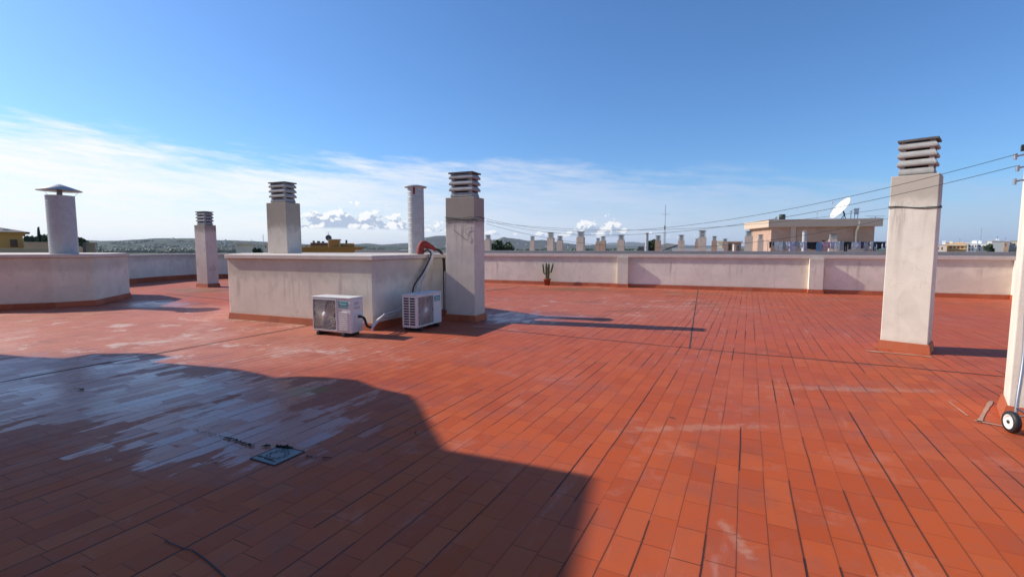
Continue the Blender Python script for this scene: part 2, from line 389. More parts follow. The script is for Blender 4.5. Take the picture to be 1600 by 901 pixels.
    dirt = gg.m('MULTIPLY', gg.step(gg.noise(p, .9, 6, .65), .55, .72), .35)
    c_ = gg.mix(dirt, c_, (.17, .07, .05))
    # water left standing: puddles and the damp round them
    e = gg.m('MINIMUM', ell(-4.7, 4.85, 2.75, .80, -.02), gg.m('MINIMUM', ell(-2.35, 3.95, .95, .62, -.25), ell(-6.5, 5.7, 2.2, .8, .0)))
    e = gg.m('MINIMUM', e, gg.m('MINIMUM', ell(.15, 10.3, .85, .75), ell(-9.6, 12.7, 1.1, .6, -.3)))
    e = gg.m('MINIMUM', e, ell(1.25, 10.4, .5, .16))
    ru = gg.noise(gg.xyz(gg.m('MULTIPLY', U, .7), gg.m('MULTIPLY', W, 2.8), 4.0), 1.5, 7, .68)
    tl = gg.m('MULTIPLY', gg.m('SUBTRACT', t2, .5), .40)
    wetv = gg.m('ADD', gg.m('ADD', e, gg.m('MULTIPLY', gg.m('SUBTRACT', ru, .5), 2.9)), tl)
    isl = gg.step(gg.noise(gg.xyz(gg.m('MULTIPLY', U, .9), gg.m('MULTIPLY', W, 3.6), 12.0), 1.9, 6, .7), .58, .66)
    wet = gg.m('MULTIPLY', gg.m('MULTIPLY', gg.step(wetv, 1.06, .94), gg.m('SUBTRACT', 1.0, gg.m('MULTIPLY', isl, .8))), gg.m('SUBTRACT', 1.0, gg.m('MULTIPLY', gg.m('MAXIMUM', jl, jc), .95)))
    damp = gg.step(gg.m('ADD', gg.m('MULTIPLY', e, .6), gg.m('MULTIPLY', gg.m('SUBTRACT', nB, .5), 1.2)), 1.15, .7)
    c_ = gg.mix(gg.m('MULTIPLY', damp, .30), c_, gg.mix(1.0, c_, (.55, .5, .55), 'MULTIPLY'))
    jointc = gg.mix(nB, (.022, .008, .006), (.07, .03, .02))
    halo = gg.m('MULTIPLY', gg.m('MULTIPLY', gg.step(gg.m('ADD', dl, gg.m('MULTIPLY', nC, .012)), .022, .004), gg.m('ADD', .1, rj)), .30)
    c_ = gg.mix(halo, c_, (.12, .030, .016))
    dark = gg.m('MAXIMUM', gg.m('MULTIPLY', jl, gg.m('ADD', .16, gg.m('MULTIPLY', gg.m('POWER', rj, 1.6), .84))), jc)
    c_ = gg.mix(dark, c_, jointc)
    gg.set(bs.inputs['Base Color'], c_)
    gg.set(bs.inputs['Specular IOR Level'], gg.m('ADD', .20, gg.m('MULTIPLY', wet, .40)))
    rough = gg.m('ADD', .50, gg.m('MULTIPLY', nB, .22))
    rough = gg.m('SUBTRACT', rough, gg.m('MULTIPLY', damp, .10))
    rmix = gg.n('ShaderNodeMix', {0: wet, 2: rough, 3: gg.m('ADD', .20, gg.m('MULTIPLY', t1, .22))}, data_type='FLOAT').outputs[0]
    gg.set(bs.inputs['Roughness'], rmix)
    h = gg.m('SUBTRACT', gg.m('ADD', gg.m('MULTIPLY', t2, .30), gg.m('MULTIPLY', nD, .10)), gg.m('MULTIPLY', gg.m('MAXIMUM', jl, jc), 1.3))
    tilt = gg.m('MULTIPLY', gg.m('SUBTRACT', fw, .5), gg.m('MULTIPLY', gg.m('SUBTRACT', t1, .5), .9))
    h = gg.m('ADD', gg.m('ADD', h, tilt), gg.m('MULTIPLY', nC, .35))
    st = gg.m('SUBTRACT', .60, gg.m('MULTIPLY', wet, .36))
    b = gg.n('ShaderNodeBump', {'Height': h, 'Strength': st, 'Distance': .004}); gg.nt.links.new(b.outputs[0], bs.inputs['Normal'])
    return m_
M['floor'] = floor_mat()

# ------------------------------------------------------------------ the roof terrace itself
back_in = [(14.6, 13.78), (-1.09, 20.46), (-7.6, 23.2)]
left_in = [(-7.6, 23.2), (-14.2, 23.5), (-15.45, 23.2), (-15.9, 21.4), (-15.85, 19.2), (-17.5, 15.0), (-18.5, 4.0), (-18.5, -6.5)]
side_in = [(-18.5, -6.5), (5.9, -6.5), (14.6, 13.78)]
peri = back_in + left_in[1:] + side_in[1:-1]
out_poly = offs(ccw(peri), .33)
obj('roof_floor', MB().prism(out_poly, -.3, 0), M['floor'])['kind'] = 'structure'
body = obj('apartment_block_below', MB().prism(offs(ccw(peri), .31), -14, -.303), M['wall'])
tag(body, 'cream apartment block that carries the red roof terrace', 'building')

def joint(pts, wd=.011, name='floor_joint', m_='joint', z=.004):
    mb = MB(); q = []
    for i in range(len(pts) - 1):
        a, b = pts[i], pts[i + 1]; n = max(2, int((b - a).length / (.25 if m_ == 'joint' else .04)))
        for k in range(n + (i == len(pts) - 2)):
            p = a.lerp(b, k / n); s = (b - a).normalized().cross(Vector((0, 0, 1)))
            p = p + s * (noise.noise(p * 1.7) * (.014 if m_ == 'joint' else .003)); ww = wd * (1 + (.7 if m_ == 'joint' else 1.0) * noise.noise(p * (3.1 if m_ == 'joint' else 6) + Vector((9, 0, 0))))
            q.append((p - s * ww, p + s * ww))
    vs = [(*v.xy, z) for pr in q for v in pr]
    mb.add(vs, [(2 * i, 2 * i + 1, 2 * i + 3, 2 * i + 2) for i in range(len(q) - 1)])
    o = obj(name, mb, M[m_]); o['kind'] = 'structure'; return o
joint([P(-60, 608), P(0, 597), P(487, 508), P(520, 502.5)], .013)
joint([P(742, 512), P(776, 515), P(1160, 551.5), P(1400, 572.5), P(1580, 589.5)], .013)
joint([P(1092, 444), P(1077, 543)], .009)
joint([P(198, 463.5), P(259, 459), P(337, 466.6), P(366, 470)], .02)
joint([P(290, 457.6), P(366, 452)], .02)
joint([P(759, 455), P(812, 448.5)], .02)
joint([P(258, 845), P(285, 857), P(300, 860), P(322, 876), P(350, 901), P(360, 915)], .0035, 'floor_crack', 'joint', .005)
joint([P(1352, 548), P(1375, 550), P(1430, 555), P(1456, 558)], .03, 'mortar_band', 'mortar', .006)
joint([P(1529, 660), P(1549, 627)], .012, 'mortar_band', 'mortar', .006)
joint([P(1482, 628), P(1512, 650)], .010, 'mortar_band', 'mortar', .006)
joint([P(1522, 657), P(1572, 667)], .012, 'mortar_band', 'mortar', .006)
joint([P(352, 498.5), P(420, 503), P(475, 508.5)], .045, 'mortar_band', 'mortar', .003)

def parapet(name, line, label, h_body, h_cop, grey=True, skirt_h=.13):
    r = empty(name, (line[0][0], line[0][1], 0), 0, label, 'parapet')
    obj('wall', strip(MB(), line, 0, .32, 0, h_body), M['wall'], r, True)
    obj('coping', strip(MB(), line, -.045, .36, h_body + .002, h_cop), M['coping'], r, True, .008)
    obj('skirting', strip(MB(), line, -.03, -.002, .001, skirt_h, None, -.015), M['skirt'], r, True)
    if grey: obj('capping', strip(MB(), line, .05, .30, h_cop + .002, h_cop + .12), M['cap_grey'], r, True, .01)
    return r
bp = parapet('parapet_wall', back_in, 'long cream parapet with grey capping and pilasters across the back of the terrace', 1.13, 1.25)
def pilaster(c_, wd=.40, dp=.16):
    c_ = Vector((c_.x, c_.y, 0)); t = WD * (wd / 2); n = -WN * dp
    q = [c_ - t + WN * .01, c_ + t + WN * .01, c_ + t + n, c_ - t + n]
    o = obj('pilaster', MB().prism([v.xy for v in q], 0, 1.128), M['wall'], bp, True, .006)
    qs = ccw([tuple((c_ - t + n).xy), tuple((c_ + t + n).xy), tuple((c_ + t).xy), tuple((c_ - t).xy)])
    s = obj('skirting', MB().prism(offs(qs, .03), .001, .13, offs(qs, .012)), M['skirt'], o)
    s.data.transform(Matrix.Translation(-parent_loc(bp)))
def on_wall(px):                              # foot of the back wall on that sight line
    a, b = Vector(back_in[0]), Vector(back_in[1]); k = (px - 800) / F
    t = (k * a.y * .9964 + k * .1277 - a.x) / ((b.x - a.x) - k * (b.y - a.y) * .9964)
    return a.lerp(b, t).to_3d()
for px in (973.5, 1272.5): pilaster(on_wall(px))
pilaster(on_wall(1588) + WD * .12, .5, .17)
parapet('parapet_wall', left_in, 'cream parapet curving round the far left end of the terrace', 1.12, 1.20, False, .2)
parapet('parapet_wall', side_in, 'cream parapet closing the near and right side of the terrace', 1.13, 1.25)

def housing(name, poly, h, label, cat):
    poly = ccw(poly); cx = sum(p[0] for p in poly) / len(poly); cy = sum(p[1] for p in poly) / len(poly)
    r = empty(name, (cx, cy, 0), 0, label, cat)
    obj('wall', MB().prism(poly, 0, h - .085), M['wall'], r, True, .012)
    obj('coping', MB().prism(offs(poly, .05), h - .083, h), M['coping'], r, True, .01)
    obj('skirting', MB().prism(offs(poly, .035), .001, .135, offs(poly, .014)), M['skirt'], r, True, .004)
    return r
box_poly = [(-5.96, 10.07), (-2.51, 8.60), (-1.72, 10.45), (-1.05, 10.75), (-2.5, 12.35), (-5.8, 13.6), (-6.95, 12.5)]
housing('roof_box', box_poly, 1.355, 'low cream walled box in the middle of the terrace with coping and red skirting', 'roof box')
enc_poly = [(-16.5, 11.2), (-12.35, 11.48), (-11.4, 11.88), (-10.85, 12.42), (-11.55, 14.45), (-13.0, 15.6), (-16.6, 15.6)]
housing('roof_enclosure', enc_poly, 1.33, 'low many-sided cream enclosure at the left edge of the terrace', 'enclosure')

# stair tower out of the frame on the left: it throws the big shadow over the near tiles
sh_px = [(0, 553), (62, 559), (125, 561), (169, 554), (245, 553), (267, 557), (236, 566), (311, 571), (369, 576), (414, 585), (436, 592), (467, 592), (500, 590), (534, 591), (558, 593), (590, 606), (642, 617), (656, 633), (678, 673), (696, 702), (811, 722), (927, 744), (920, 785), (896, 896)]
tw_roof = [(P(x, y).x - 6.77, P(x, y).y + 1.853) for x, y in sh_px] + [(-6.9, .5), (-13.5, .5), (-14.6, 8.3)]   # what the roof edge must be for the sun to draw that shadow
tr = empty('stair_tower', (-10, 4.5, 0), 0, 'cream stair tower with flat roof beside the shaded left of the terrace', 'stair tower')
tw_in = [(-11.5, 7.45), (-9.9, 6.95), (-8.9, 6.75), (-7.6, 5.3), (-6.9, 4.8), (-7.0, 3.9), (-7.2, .8), (-13.2, .8), (-13.8, 8.0)]
obj('wall', MB().prism(ccw(tw_in), 0, 4.6), M['cream'], tr, True)
obj('roof', MB().prism(ccw(tw_roof), 4.603, 4.8), M['coping'], tr, True)
obj('skirting', MB().prism(offs(ccw(tw_in), .03), .001, .13), M['skirt'], tr, True)
dr = obj('door', MB().box(-6.97, -6.90, 2.2, 3.1, .02, 2.05), M['galv'], tr, True)
obj('handle', MB().box(-6.90, -6.84, 2.28, 2.34, 1.0, 1.14), M['steel'], dr).data.transform(Matrix.Translation(-parent_loc(tr)))

# ------------------------------------------------------------------ chimneys
def louvre_cap(r, a, b, z, mats=('louvre', 'lid'), n=3):
    """a, b: half sizes of the shaft"""
    ca, cb = a * .74, b * .74
    st = .108
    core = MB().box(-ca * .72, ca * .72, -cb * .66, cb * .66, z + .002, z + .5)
    obj('cap_void', core, M['cap_void'], r)  # solid dark block painted as the shaded hollow inside the cap
    for sx in (-1, 1):
        for sy in (-1, 1):
            x0, x1 = sorted((sx * ca * .66, sx * ca * .93)); y0, y1 = sorted((sy * cb * .6, sy * cb * .93))
            obj('corner_post', MB().box(x0, x1, y0, y1, z + .002, z + .49), M[mats[0]], r, bevel=.004)
    for k in range(n + 1):
        zz = z + .012 + k * (st + .012)
        top_, low = (.93, 1.0) if k == 0 else (.95, 1.11)
        s = MB().frustum(0, 0, ca * low * .97, cb * low * .98, zz, ca * low, cb * (low + .03), zz + .012)
        s.frustum(0, 0, ca * low, cb * (low + .03), zz + .012, ca * low, cb * (low + .03), zz + .034)
        s.frustum(0, 0, ca * low, cb * (low + .03), zz + .034, ca * top_, cb * top_, zz + .088)
        obj('louvre', s, M[mats[0]], r, bevel=.004)
    zz = z + .012 + (n + 1) * (st + .012) - .018
    l = MB().frustum(0, 0, ca * 1.13, cb * 1.16, zz, ca * 1.14, cb * 1.17, zz + .03)
    l.frustum(0, 0, ca * 1.14, cb * 1.17, zz + .03, ca * .5, cb * .5, zz + .05)
    obj('lid', l, M[mats[1]], r, bevel=.004)
def chimney(loc, rz, wa, wb, h, mat, label, skirt=True, z0=0.0):
    r = empty('chimney', (loc[0], loc[1], z0), rz, label, 'chimney', 'chimneys with concrete louvre caps on the terrace')
    a, b = wa / 2, wb / 2
    sh = MB().frustum(0, 0, a * 1.01, b * 1.01, .001, a, b, h)
    obj('shaft', sh, M[mat], r, bevel=.01)
    if skirt: obj('skirting', MB().frustum(0, 0, a + .04, b + .04, .002, a + .018, b + .018, .13), M['skirt'], r)
    louvre_cap(r, a, b, h)
    return r
def by_corner(K, wa, wb, rz):                # centre from the near corner: wa runs to the left of it, wb away
    x = Vector((math.cos(rz), math.sin(rz))); y = Vector((-x.y, x.x))
    return Vector(K) - x * wa / 2 + y * wb / 2
cC = by_corner((-.745, 9.60), .66, .44, WA)
chimney(cC, WA, .66, .44, 2.50, 'shaft', 'stained chimney with wires tied round it, standing right of the low box')
cB = by_corner((-5.5, 11.8), .66, .44, WA)
chimney(cB, WA, .66, .44, 1.24, 'shaft', 'short squat chimney rising from the top of the low box', False, 1.357)
cL = by_corner((-11.45, 18.05), .66, .44, WA)
chimney(cL, WA, .60, .44, 2.34, 'shaft_mossy', 'mossy slim chimney farthest back, between enclosure and low box')
mR = (Vector((5.49, 7.055)) + Vector((5.85, 6.68))) / 2
rR = math.atan2(-.72, .69)
dR = Vector((.72, .69)).normalized()
cR = mR + dR * .24
chimney(cR, rR, .535, .44, 2.52, 'shaft_pale', 'tall pale sunlit chimney on the right with a dark wire round it')

# the big pillar cut by the right edge of the frame
rz = R(-42)
pc = by_corner((4.325 + .62 * math.cos(rz), 4.08 + .62 * math.sin(rz)), .62, .44, rz)
pr = empty('roof_pillar', (pc.x, pc.y, 0), rz, 'white rendered pillar with wire hooks at the right edge of the photo', 'pillar')
obj('shaft', MB().frustum(0, 0, .313, .222, .001, .31, .22, 2.37), M['shaft_pale'], pr, bevel=.01)
obj('skirting', MB().frustum(0, 0, .35, .26, .002, .325, .235, .13), M['skirt'], pr)
for k, (zz, ln) in enumerate(((2.27, .09), (2.17, .07), (2.06, .08))):
    hk = MB().tube([(-.31, -.20, zz), (-.31 - ln * .5, -.21, zz + .005), (-.31 - ln, -.215, zz - .005)], .008, 6)
    hk.tube([(-.31 - ln, -.215, zz - .03), (-.31 - ln, -.215, zz + .02)], .013, 8)
    obj('hook', hk, M['steel'], pr)
obj('clamp_box', MB().box(-.37, -.315, -.22, -.16, 2.31, 2.36), M['black'], pr, bevel=.004)

# ------------------------------------------------------------------ ducts
def duct(loc, z0, r_, h, label, cone=True, rings=22, name='vent_duct', seg=36, cat='vent duct'):
    r = empty(name, (loc[0], loc[1], z0), 0, label, cat)
    prof = []; dz = h / rings
    for k in range(rings):
        prof += [(r_, k * dz), (r_, k * dz + dz * .05), (r_, k * dz + dz * .78), (r_, k * dz + dz * .82), (r_ * 1.022, k * dz + dz * .87), (r_ * 1.022, k * dz + dz * .96)]
    prof += [(r_, h), (r_ * .95, h), (r_ * .95, h - .25), (0, h - .25)]
    obj('pipe', MB().lathe(prof, seg=seg), M['galv'], r)
    if cone:
        obj('stem', MB().lathe([(0, h - .2), (.055, h - .2), (.055, h + .17), (0, h + .17)], seg=16), M['galv'], r)
        obj('cap', MB().lathe([(0, h + .30), (.06, h + .285), (r_ * 1.55, h + .135), (r_ * 1.56, h + .12), (r_ * 1.5, h + .125), (0, h + .16)], seg=seg), M['galv'], r)
        for a in (.4, 2.5, 4.6):
            obj('stay', MB().tube([(r_ * .97 * math.cos(a), r_ * .97 * math.sin(a), h - .03), (r_ * 1.4 * math.cos(a), r_ * 1.4 * math.sin(a), h + .13)], .004, 5), M['steel'], r)
    else:
        obj('cap', MB().lathe([(0, h + .055), (r_ * .6, h + .045), (r_ * 1.38, h + .012), (r_ * 1.38, h - .005), (r_ * 1.0, h - .004)], seg=seg), M['galv'], r)
        obj('clip', MB().box(-.02, .02, -r_ * 1.06, -r_ * .99, h - .17, h - .02), M['redpipe'], r)
    return r
duct((-11.72, 12.6), 1.331, .29, 1.50, 'wide ribbed grey vent duct with a cone hat on the enclosure', True, 20)
duct((-2.19, 11.05), 1.357, .182, 1.50, 'slim galvanised duct with a flat cap on the low box', False, 13)

# ------------------------------------------------------------------ air conditioners
def ac_unit(loc, rz, label):
    W_, D_, Hh = .84, .31, .60; z = .065
    r = empty('air_conditioner', (loc[0], loc[1], 0), rz, label, 'air conditioner', 'air conditioning units beside the low box')
    obj('casing', MB().box(0, W_, 0, D_, z, z + Hh - .02), M['white'], r, bevel=.01)
    obj('lid', MB().box(-.008, W_ + .008, -.012, D_ + .008, z + Hh - .018, z + Hh), M['white'], r, bevel=.006)
    # front (towards -y)
    fx0, fx1, fz0, fz1 = .02, .545, z + .025, z + Hh - .04
    cx, cz = (fx0 + fx1) / 2, (fz0 + fz1) / 2
    obj('fan_panel', MB().box(fx0 + .008, fx1 - .008, -.0035, -.001, fz0 + .008, fz1 - .008), M['acdark'], r)  # flat plate, the recess shade behind the grille is in its colour
    fr = MB()
    for x0, x1, z0, z1 in ((fx0, fx1, fz0, fz0 + .012), (fx0, fx1, fz1 - .012, fz1), (fx0, fx0 + .012, fz0 + .012, fz1 - .012), (fx1 - .012, fx1, fz0 + .012, fz1 - .012)):
        fr.box(x0, x1, -.016, -.0005, z0, z1)
    obj('frame', fr, M['white'], r)
    gm = MB()
    for k in range(44):
        a0 = 2 * math.pi * k / 44; q = []
        for j in range(7):
            rr = .05 + .30 * j / 6; a = a0 + .55 * (j / 6)
            x, zz = cx + rr * math.cos(a), cz + rr * math.sin(a)
            if abs(x - cx) < (fx1 - fx0) / 2 - .014 and abs(zz - cz) < (fz1 - fz0) / 2 - .014: q.append((x, -.010, zz))
        if len(q) > 1: gm.tube(q, .0052, 5)
    for rr in (.12, .19, .245):
        gm.tube([(cx + rr * math.cos(a * math.pi / 24), -.010, cz + rr * math.sin(a * math.pi / 24)) for a in range(49)], .003, 4, False)
    gr = obj('fan_grille', gm, M['grill'], r)
    hb = MB().lathe([(0, .016), (.045, .014), (.05, .004), (.05, 0)], seg=24).xf(Matrix.Translation((cx, -.004, cz)) @ Matrix.Rotation(R(90), 4, 'X'))
    obj('hub', hb, M['white'], gr)
    rb = MB()
    for k in range(9): rb.box(.59, .78, -.012, -.0005, z + .05 + k * .036, z + .062 + k * .036)
    obj('ribs', rb, M['white'], r, bevel=.003)
    bd = obj('badge', MB().box(.585, .785, -.007, -.0006, z + .455, z + .525), M['teal'], r, bevel=.002)
    obj('stripe', MB().box(.585, .785, -.006, -.0006, z + .425, z + .440), M['teal'], bd)
    cu = bpy.data.curves.new('lettering', 'FONT'); cu.body = 'Hisense'; cu.size = .052; cu.extrude = .001; cu.align_x = 'CENTER'; cu.align_y = 'CENTER'
    cu.materials.append(M['letter'])
    tmp = bpy.data.objects.new('lettering_source', cu); col.objects.link(tmp); me_t = bpy.data.meshes.new_from_object(tmp.evaluated_get(bpy.context.evaluated_depsgraph_get())); bpy.data.objects.remove(tmp); me_t.materials.clear(); me_t.materials.append(M['letter'])
    tx = bpy.data.objects.new('lettering', me_t); col.objects.link(tx); tx.parent = bd; tx.location = (.685, -.0085, z + .49); tx.rotation_euler = (R(90), 0, 0)
    # left side: two columns of slots, their inner shade painted as black strips
    for y0 in (.035, .165):
        s = MB()
        for k in range(11): s.box(-.003, -.0006, y0, y0 + .105, z + .05 + k * .046, z + .078 + k * .046)
        obj('side_slots', s, M['black'], r)
    # right side: valve cover, handle, valve
    vc = obj('valve_cover', MB().box(W_ + .0006, W_ + .022, .10, .27, z + .05, z + .30), M['white'], r, bevel=.01)
    obj('valve', MB().box(W_ + .022, W_ + .05, .15, .19, z + .25, z + .29), M['black'], vc)
    obj('handle', MB().box(W_ + .0006, W_ + .008, .08, .22, z + .40, z + .44), M['grill'], r, bevel=.003)
    obj('rating_plate', MB().box(W_ + .0006, W_ + .002, .09, .20, z + .47, z + .52), M['grill'], r)
    for x0 in (.10, .66):
        obj('foot', MB().box(x0, x0 + .06, -.03, D_ + .03, .001, z - .001), M['black'], r, bevel=.006)
    return r
a1 = P(489.5, 521.5); ac1 = ac_unit((a1.x, a1.y), WA, 'white air conditioner facing the viewer, in front of the low box corner')
ac2 = copy_tree(ac1)
a2 = P(651.5, 518.5); ac2.location = (a2.x, a2.y, 0); ac2.rotation_euler[2] = math.atan2(WN.y, WN.x)
ac2['label'] = 'white air conditioner with side slots, between the low box and the stained chimney'

def catm(pts, n=8):
    pts = [Vector(p) for p in pts]; q = [pts[0]] + pts + [pts[-1]]; out = []
    for i in range(1, len(q) - 2):
        for k in range(n):
            t = k / n; a, b, c_, d = q[i - 1], q[i], q[i + 1], q[i + 2]
            out.append(.5 * ((2 * b) + (c_ - a) * t + (2 * a - 5 * b + 4 * c_ - d) * t * t + (3 * b - a - 3 * c_ + d) * t ** 3))
    return out + [pts[-1]]
def hose(name, pts, r_, mat, label, cat='hose', group=None, seg=8):
    o = obj(name, MB().tube(catm(pts), r_, seg), M[mat]); tag(o, label, cat, group); return o
def fl(pt, z): return Vector((pt.x, pt.y, z))
v1_ = ac1.location + WD * .87 + WN * .17
cor = Vector((-2.51, 8.60, 0)); out_n = WD
hose('black_hose', [fl(v1_, .34), fl(v1_ + WD * .10, .31), fl(v1_ + WD * .19 - WN * .03, .19), fl(v1_ + WD * .27 - WN * .02, .17)], .022, 'black', 'short black hose leaving the side of the left air conditioner')
b0 = v1_ + WD * .27 - WN * .02
for k, (dz, dn, lab) in enumerate(((.0, .0, 'thick pale insulated pipe running low from the left air conditioner to the right one'), (.035, .05, 'grey insulated pipe lying above the pale one along the low box'), (-.03, -.06, 'lowest white pipe trailing behind the air conditioners'))):
    q = [fl(b0, .15 + dz), fl(cor + out_n * .20 - WN * .02 + WD * dn, .26 + dz), fl(cor + out_n * .13 + WN * .18, .24 + dz * 1.4), fl(cor + out_n * (.14 + dn) + WN * .55, .26 + dz * 2), fl(cor + out_n * .10 + WN * (.95 + dn), .42 + dz)]
    hose('insulated_pipe', q, .020 - .002 * k, 'white_rough', lab, 'pipe')
top_w = cor + WN * 1.50
tops = [(.0, 'white_rough', .024, 'white taped pipe climbing the box wall behind the right air conditioner'), (.06, 'white_rough', .019, 'thinner white pipe climbing right beside the taped one'), (-.06, 'black', .015, 'black hose climbing the box wall left of the taped pipes')]
for dn, mt, rr, lab in tops:
    q = [fl(cor + WD * .14 + WN * (1.12 + dn * 1.6), .40), fl(cor + WD * .12 + WN * (1.24 + dn * 2.2), .72), fl(cor + WD * .13 + WN * (1.55 + dn), 1.05),
         fl(cor + WD * .12 + WN * (1.80 + dn), 1.34), fl(cor + WD * .04 + WN * (1.82 + dn), 1.44), fl(cor - WD * .08 + WN * (1.82 + dn), 1.41)]
    hose('wall_pipe', q, rr, mt, lab, 'pipe', seg=10)
rp = MB().tube(catm([fl(cor - WD * .14 + WN * 1.74, 1.36), fl(cor - WD * .14 + WN * 1.76, 1.48), fl(cor - WD * .11 + WN * 1.80, 1.57), fl(cor - WD * .05 + WN * 1.89, 1.535), fl(cor + WD * .02 + WN * 2.02, 1.44)], 6), .075, 14)
tag(obj('red_pipe_elbow', rp, M['redpipe']), 'thick red bent pipe coming out of the box top beside the slim duct', 'pipe')
hose('black_hose', [fl(cor + WD * .01 + WN * 2.00, 1.45), fl(cor + WD * .08 + WN * 2.08, 1.45), fl(cor + WD * .14 + WN * 2.15, 1.37), fl(cor + WD * .17 + WN * 2.19, 1.20), fl(cor + WD * .17 + WN * 2.20, .5), fl(cor + WD * .17 + WN * 2.20, .05)], .03, 'black', 'black hose arching from the red pipe down behind the stained chimney', seg=10)
hose('conduit', [fl(cor + WD * .22 + WN * 2.13, .12), fl(cor + WD * .22 + WN * 2.13, .6), fl(cor + WD * .22 + WN * 2.13, .98)], .016, 'steel', 'grey upright conduit beside the right air conditioner', 'conduit')

# ------------------------------------------------------------------ wires
def wire(a, b, sag, label, r_=.0026, mat='wire', cat='wire', grp='wires strung over the terrace'):
    a, b = Vector(a), Vector(b); n = 28
    pts = [a.lerp(b, k / n) - Vector((0, 0, 4 * sag * (k / n) * (1 - k / n))) for k in range(n + 1)]
    return tag(obj('wire', MB().tube(pts, r_, 6), M[mat]), label, cat, grp)
wc = Vector((-.52, 9.88, 0))
hook = Vector((4.60, 4.47, 0))
wire(fl(wc, 2.08), at(1589, 241, 4.02), .42, 'upper green wire from the stained chimney to the top hook of the right pillar')
wire(fl(wc, 2.045), at(1589, 259, 4.02), .42, 'second green wire from the stained chimney to the lower hook of the right pillar')
wire(fl(wc, 2.02), at(1389, 325, 7.2), .24, 'third wire from the stained chimney tied to the tall pale chimney')
wire(fl(wc, 1.98), at(1389, 341, 7.25), .46, 'lowest slack wire crossing from the stained chimney to the tall pale chimney', .003)
def tied(c_, rz_, wa, wb, zs, label):
    mb = MB(); x = Vector((math.cos(rz_), math.sin(rz_), 0)); y = Vector((-x.y, x.x, 0)); c3 = Vector((c_[0], c_[1], 0))
    for z in zs:
        q = []
        cs = [(-1, -1), (1, -1), (1, 1), (-1, 1), (-1, -1)]
        for i in range(4):
            for k in range(7):
                u = k / 7; sx = cs[i][0] * (1 - u) + cs[i + 1][0] * u; sy = cs[i][1] * (1 - u) + cs[i + 1][1] * u
                q.append(c3 + x * sx * (wa / 2 + .007) + y * sy * (wb / 2 + .007) + Vector((0, 0, z + .018 * math.sin(3 * i + 5 * u + z * 40))))
        q.append(q[0]); mb.tube(q, .0045, 6, False)
    return tag(obj('tied_wire', mb, M['wire']), label, 'wire')
tied(cC, WA, .664, .444, (2.07, 2.04, 2.10), 'green wire wound round the stained chimney below its cap')
tied(cR, rR, .537, .444, (2.075, 2.06), 'dark green wire wound round the tall pale chimney')
lw = [(.30 - .10, .0), (.24, -.02), (.20, -.30), (.13, -.22), (.17, -.08), (-.10, .02), (-.24, .10)]
ck = by_corner((-.745, 9.60), .66, .44, WA)
xx = Vector((math.cos(WA), math.sin(WA), 0)); yy = Vector((-xx.y, xx.x, 0)); c3 = Vector((ck.x, ck.y, 0)) - yy * .232
q = [c3 + xx * a + Vector((0, 0, z)) for a, z in ((.32, 1.88), (.16, 1.87), (.13, 1.80), (.20, 1.72), (.17, 1.64), (.05, 1.72), (-.08, 1.80), (-.14, 1.86))]
hose('loose_wire', q, .003, 'wire', 'thin loose wire looping on the front of the stained chimney', 'wire')

# ------------------------------------------------------------------ drain, weeds, cactus, trolley
dc = P(434, 711); rzd = R(90 - 26.2)
dg = empty('floor_drain', (dc.x, dc.y, 0), rzd, 'square grey floor drain with a round grate in the shaded wet tiles', 'drain')
s = .118
obj('plate', MB().box(-s, s, -s, s, .001, .005), M['drain'], dg, bevel=.001)
gm = MB()
for r0, r1, n in ((.048, .058, 8), (.068, .080, 10)):
    for k in range(n):
        a0 = 2 * math.pi * (k + .14) / n; a1_ = 2 * math.pi * (k + .86) / n; vs = []
        for j in range(5):
            a = a0 + (a1_ - a0) * j / 4
            vs += [(r0 * math.cos(a), r0 * math.sin(a), .0065), (r1 * math.cos(a), r1 * math.sin(a), .0065)]
        gm.add(vs, [(2 * j, 2 * j + 1, 2 * j + 3, 2 * j + 2) for j in range(4)])
obj('grate_slots', gm, M['black'], dg)
ed = MB()
for x0, x1, y0, y1 in ((-s - .012, s + .012, -s - .012, -s - .001), (-s - .012, s + .012, s + .001, s + .012), (-s - .012, -s - .001, -s, s), (s + .001, s + .012, -s, s)):
    ed.box(x0, x1, y0, y1, .001, .005)
obj('rim', ed, M['joint'], dg)
wd_ = MB()
def weed(p, n, sz):
    for _ in range(n):
        a = random.uniform(0, 6.28); l = sz * random.uniform(.8, 1.9); t = random.uniform(.1, .9)
        b = Vector((p.x + random.gauss(0, sz * .5), p.y + random.gauss(0, sz * .5), .004)); d = Vector((math.cos(a) * t, math.sin(a) * t, random.uniform(.15, .8))) * l
        s_ = Vector((-math.sin(a), math.cos(a), 0)) * l * .28
        wd_.add([b, b + d * .5 - s_, b + d, b + d * .5 + s_], [(0, 1, 2, 3)])
def weedline(a, b, n, k, sz):
    for i in range(n):
        p = a.lerp(b, (i + random.random() * .6) / n); weed(p, k, sz)
weedline(P(305, 673), P(352, 684), 14, 5, .008)
weedline(P(352, 684), P(398, 698), 16, 12, .012)
weedline(P(402, 712), P(430, 722), 14, 8, .008)
weedline(P(432, 698), P(456, 701), 12, 13, .015)
weedline(P(412, 698), P(422, 697), 4, 12, .013)
weedline(P(478, 713), P(494, 715), 6, 9, .008)
weedline(P(503, 715), P(519, 716), 6, 9, .008)
weedline(P(332, 722), P(348, 727), 5, 6, .006)
weedline(P(118, 607), P(132, 610), 4, 9, .013)
weedline(P(648, 676), P(652, 679), 2, 7, .009)
weedline(P(1046, 652), P(1054, 655), 3, 7, .009)
wo = obj('weeds', wd_, M['leafdark']); wo['kind'] = 'stuff'; wo['label'] = 'tiny dark weeds growing in the tile joints'

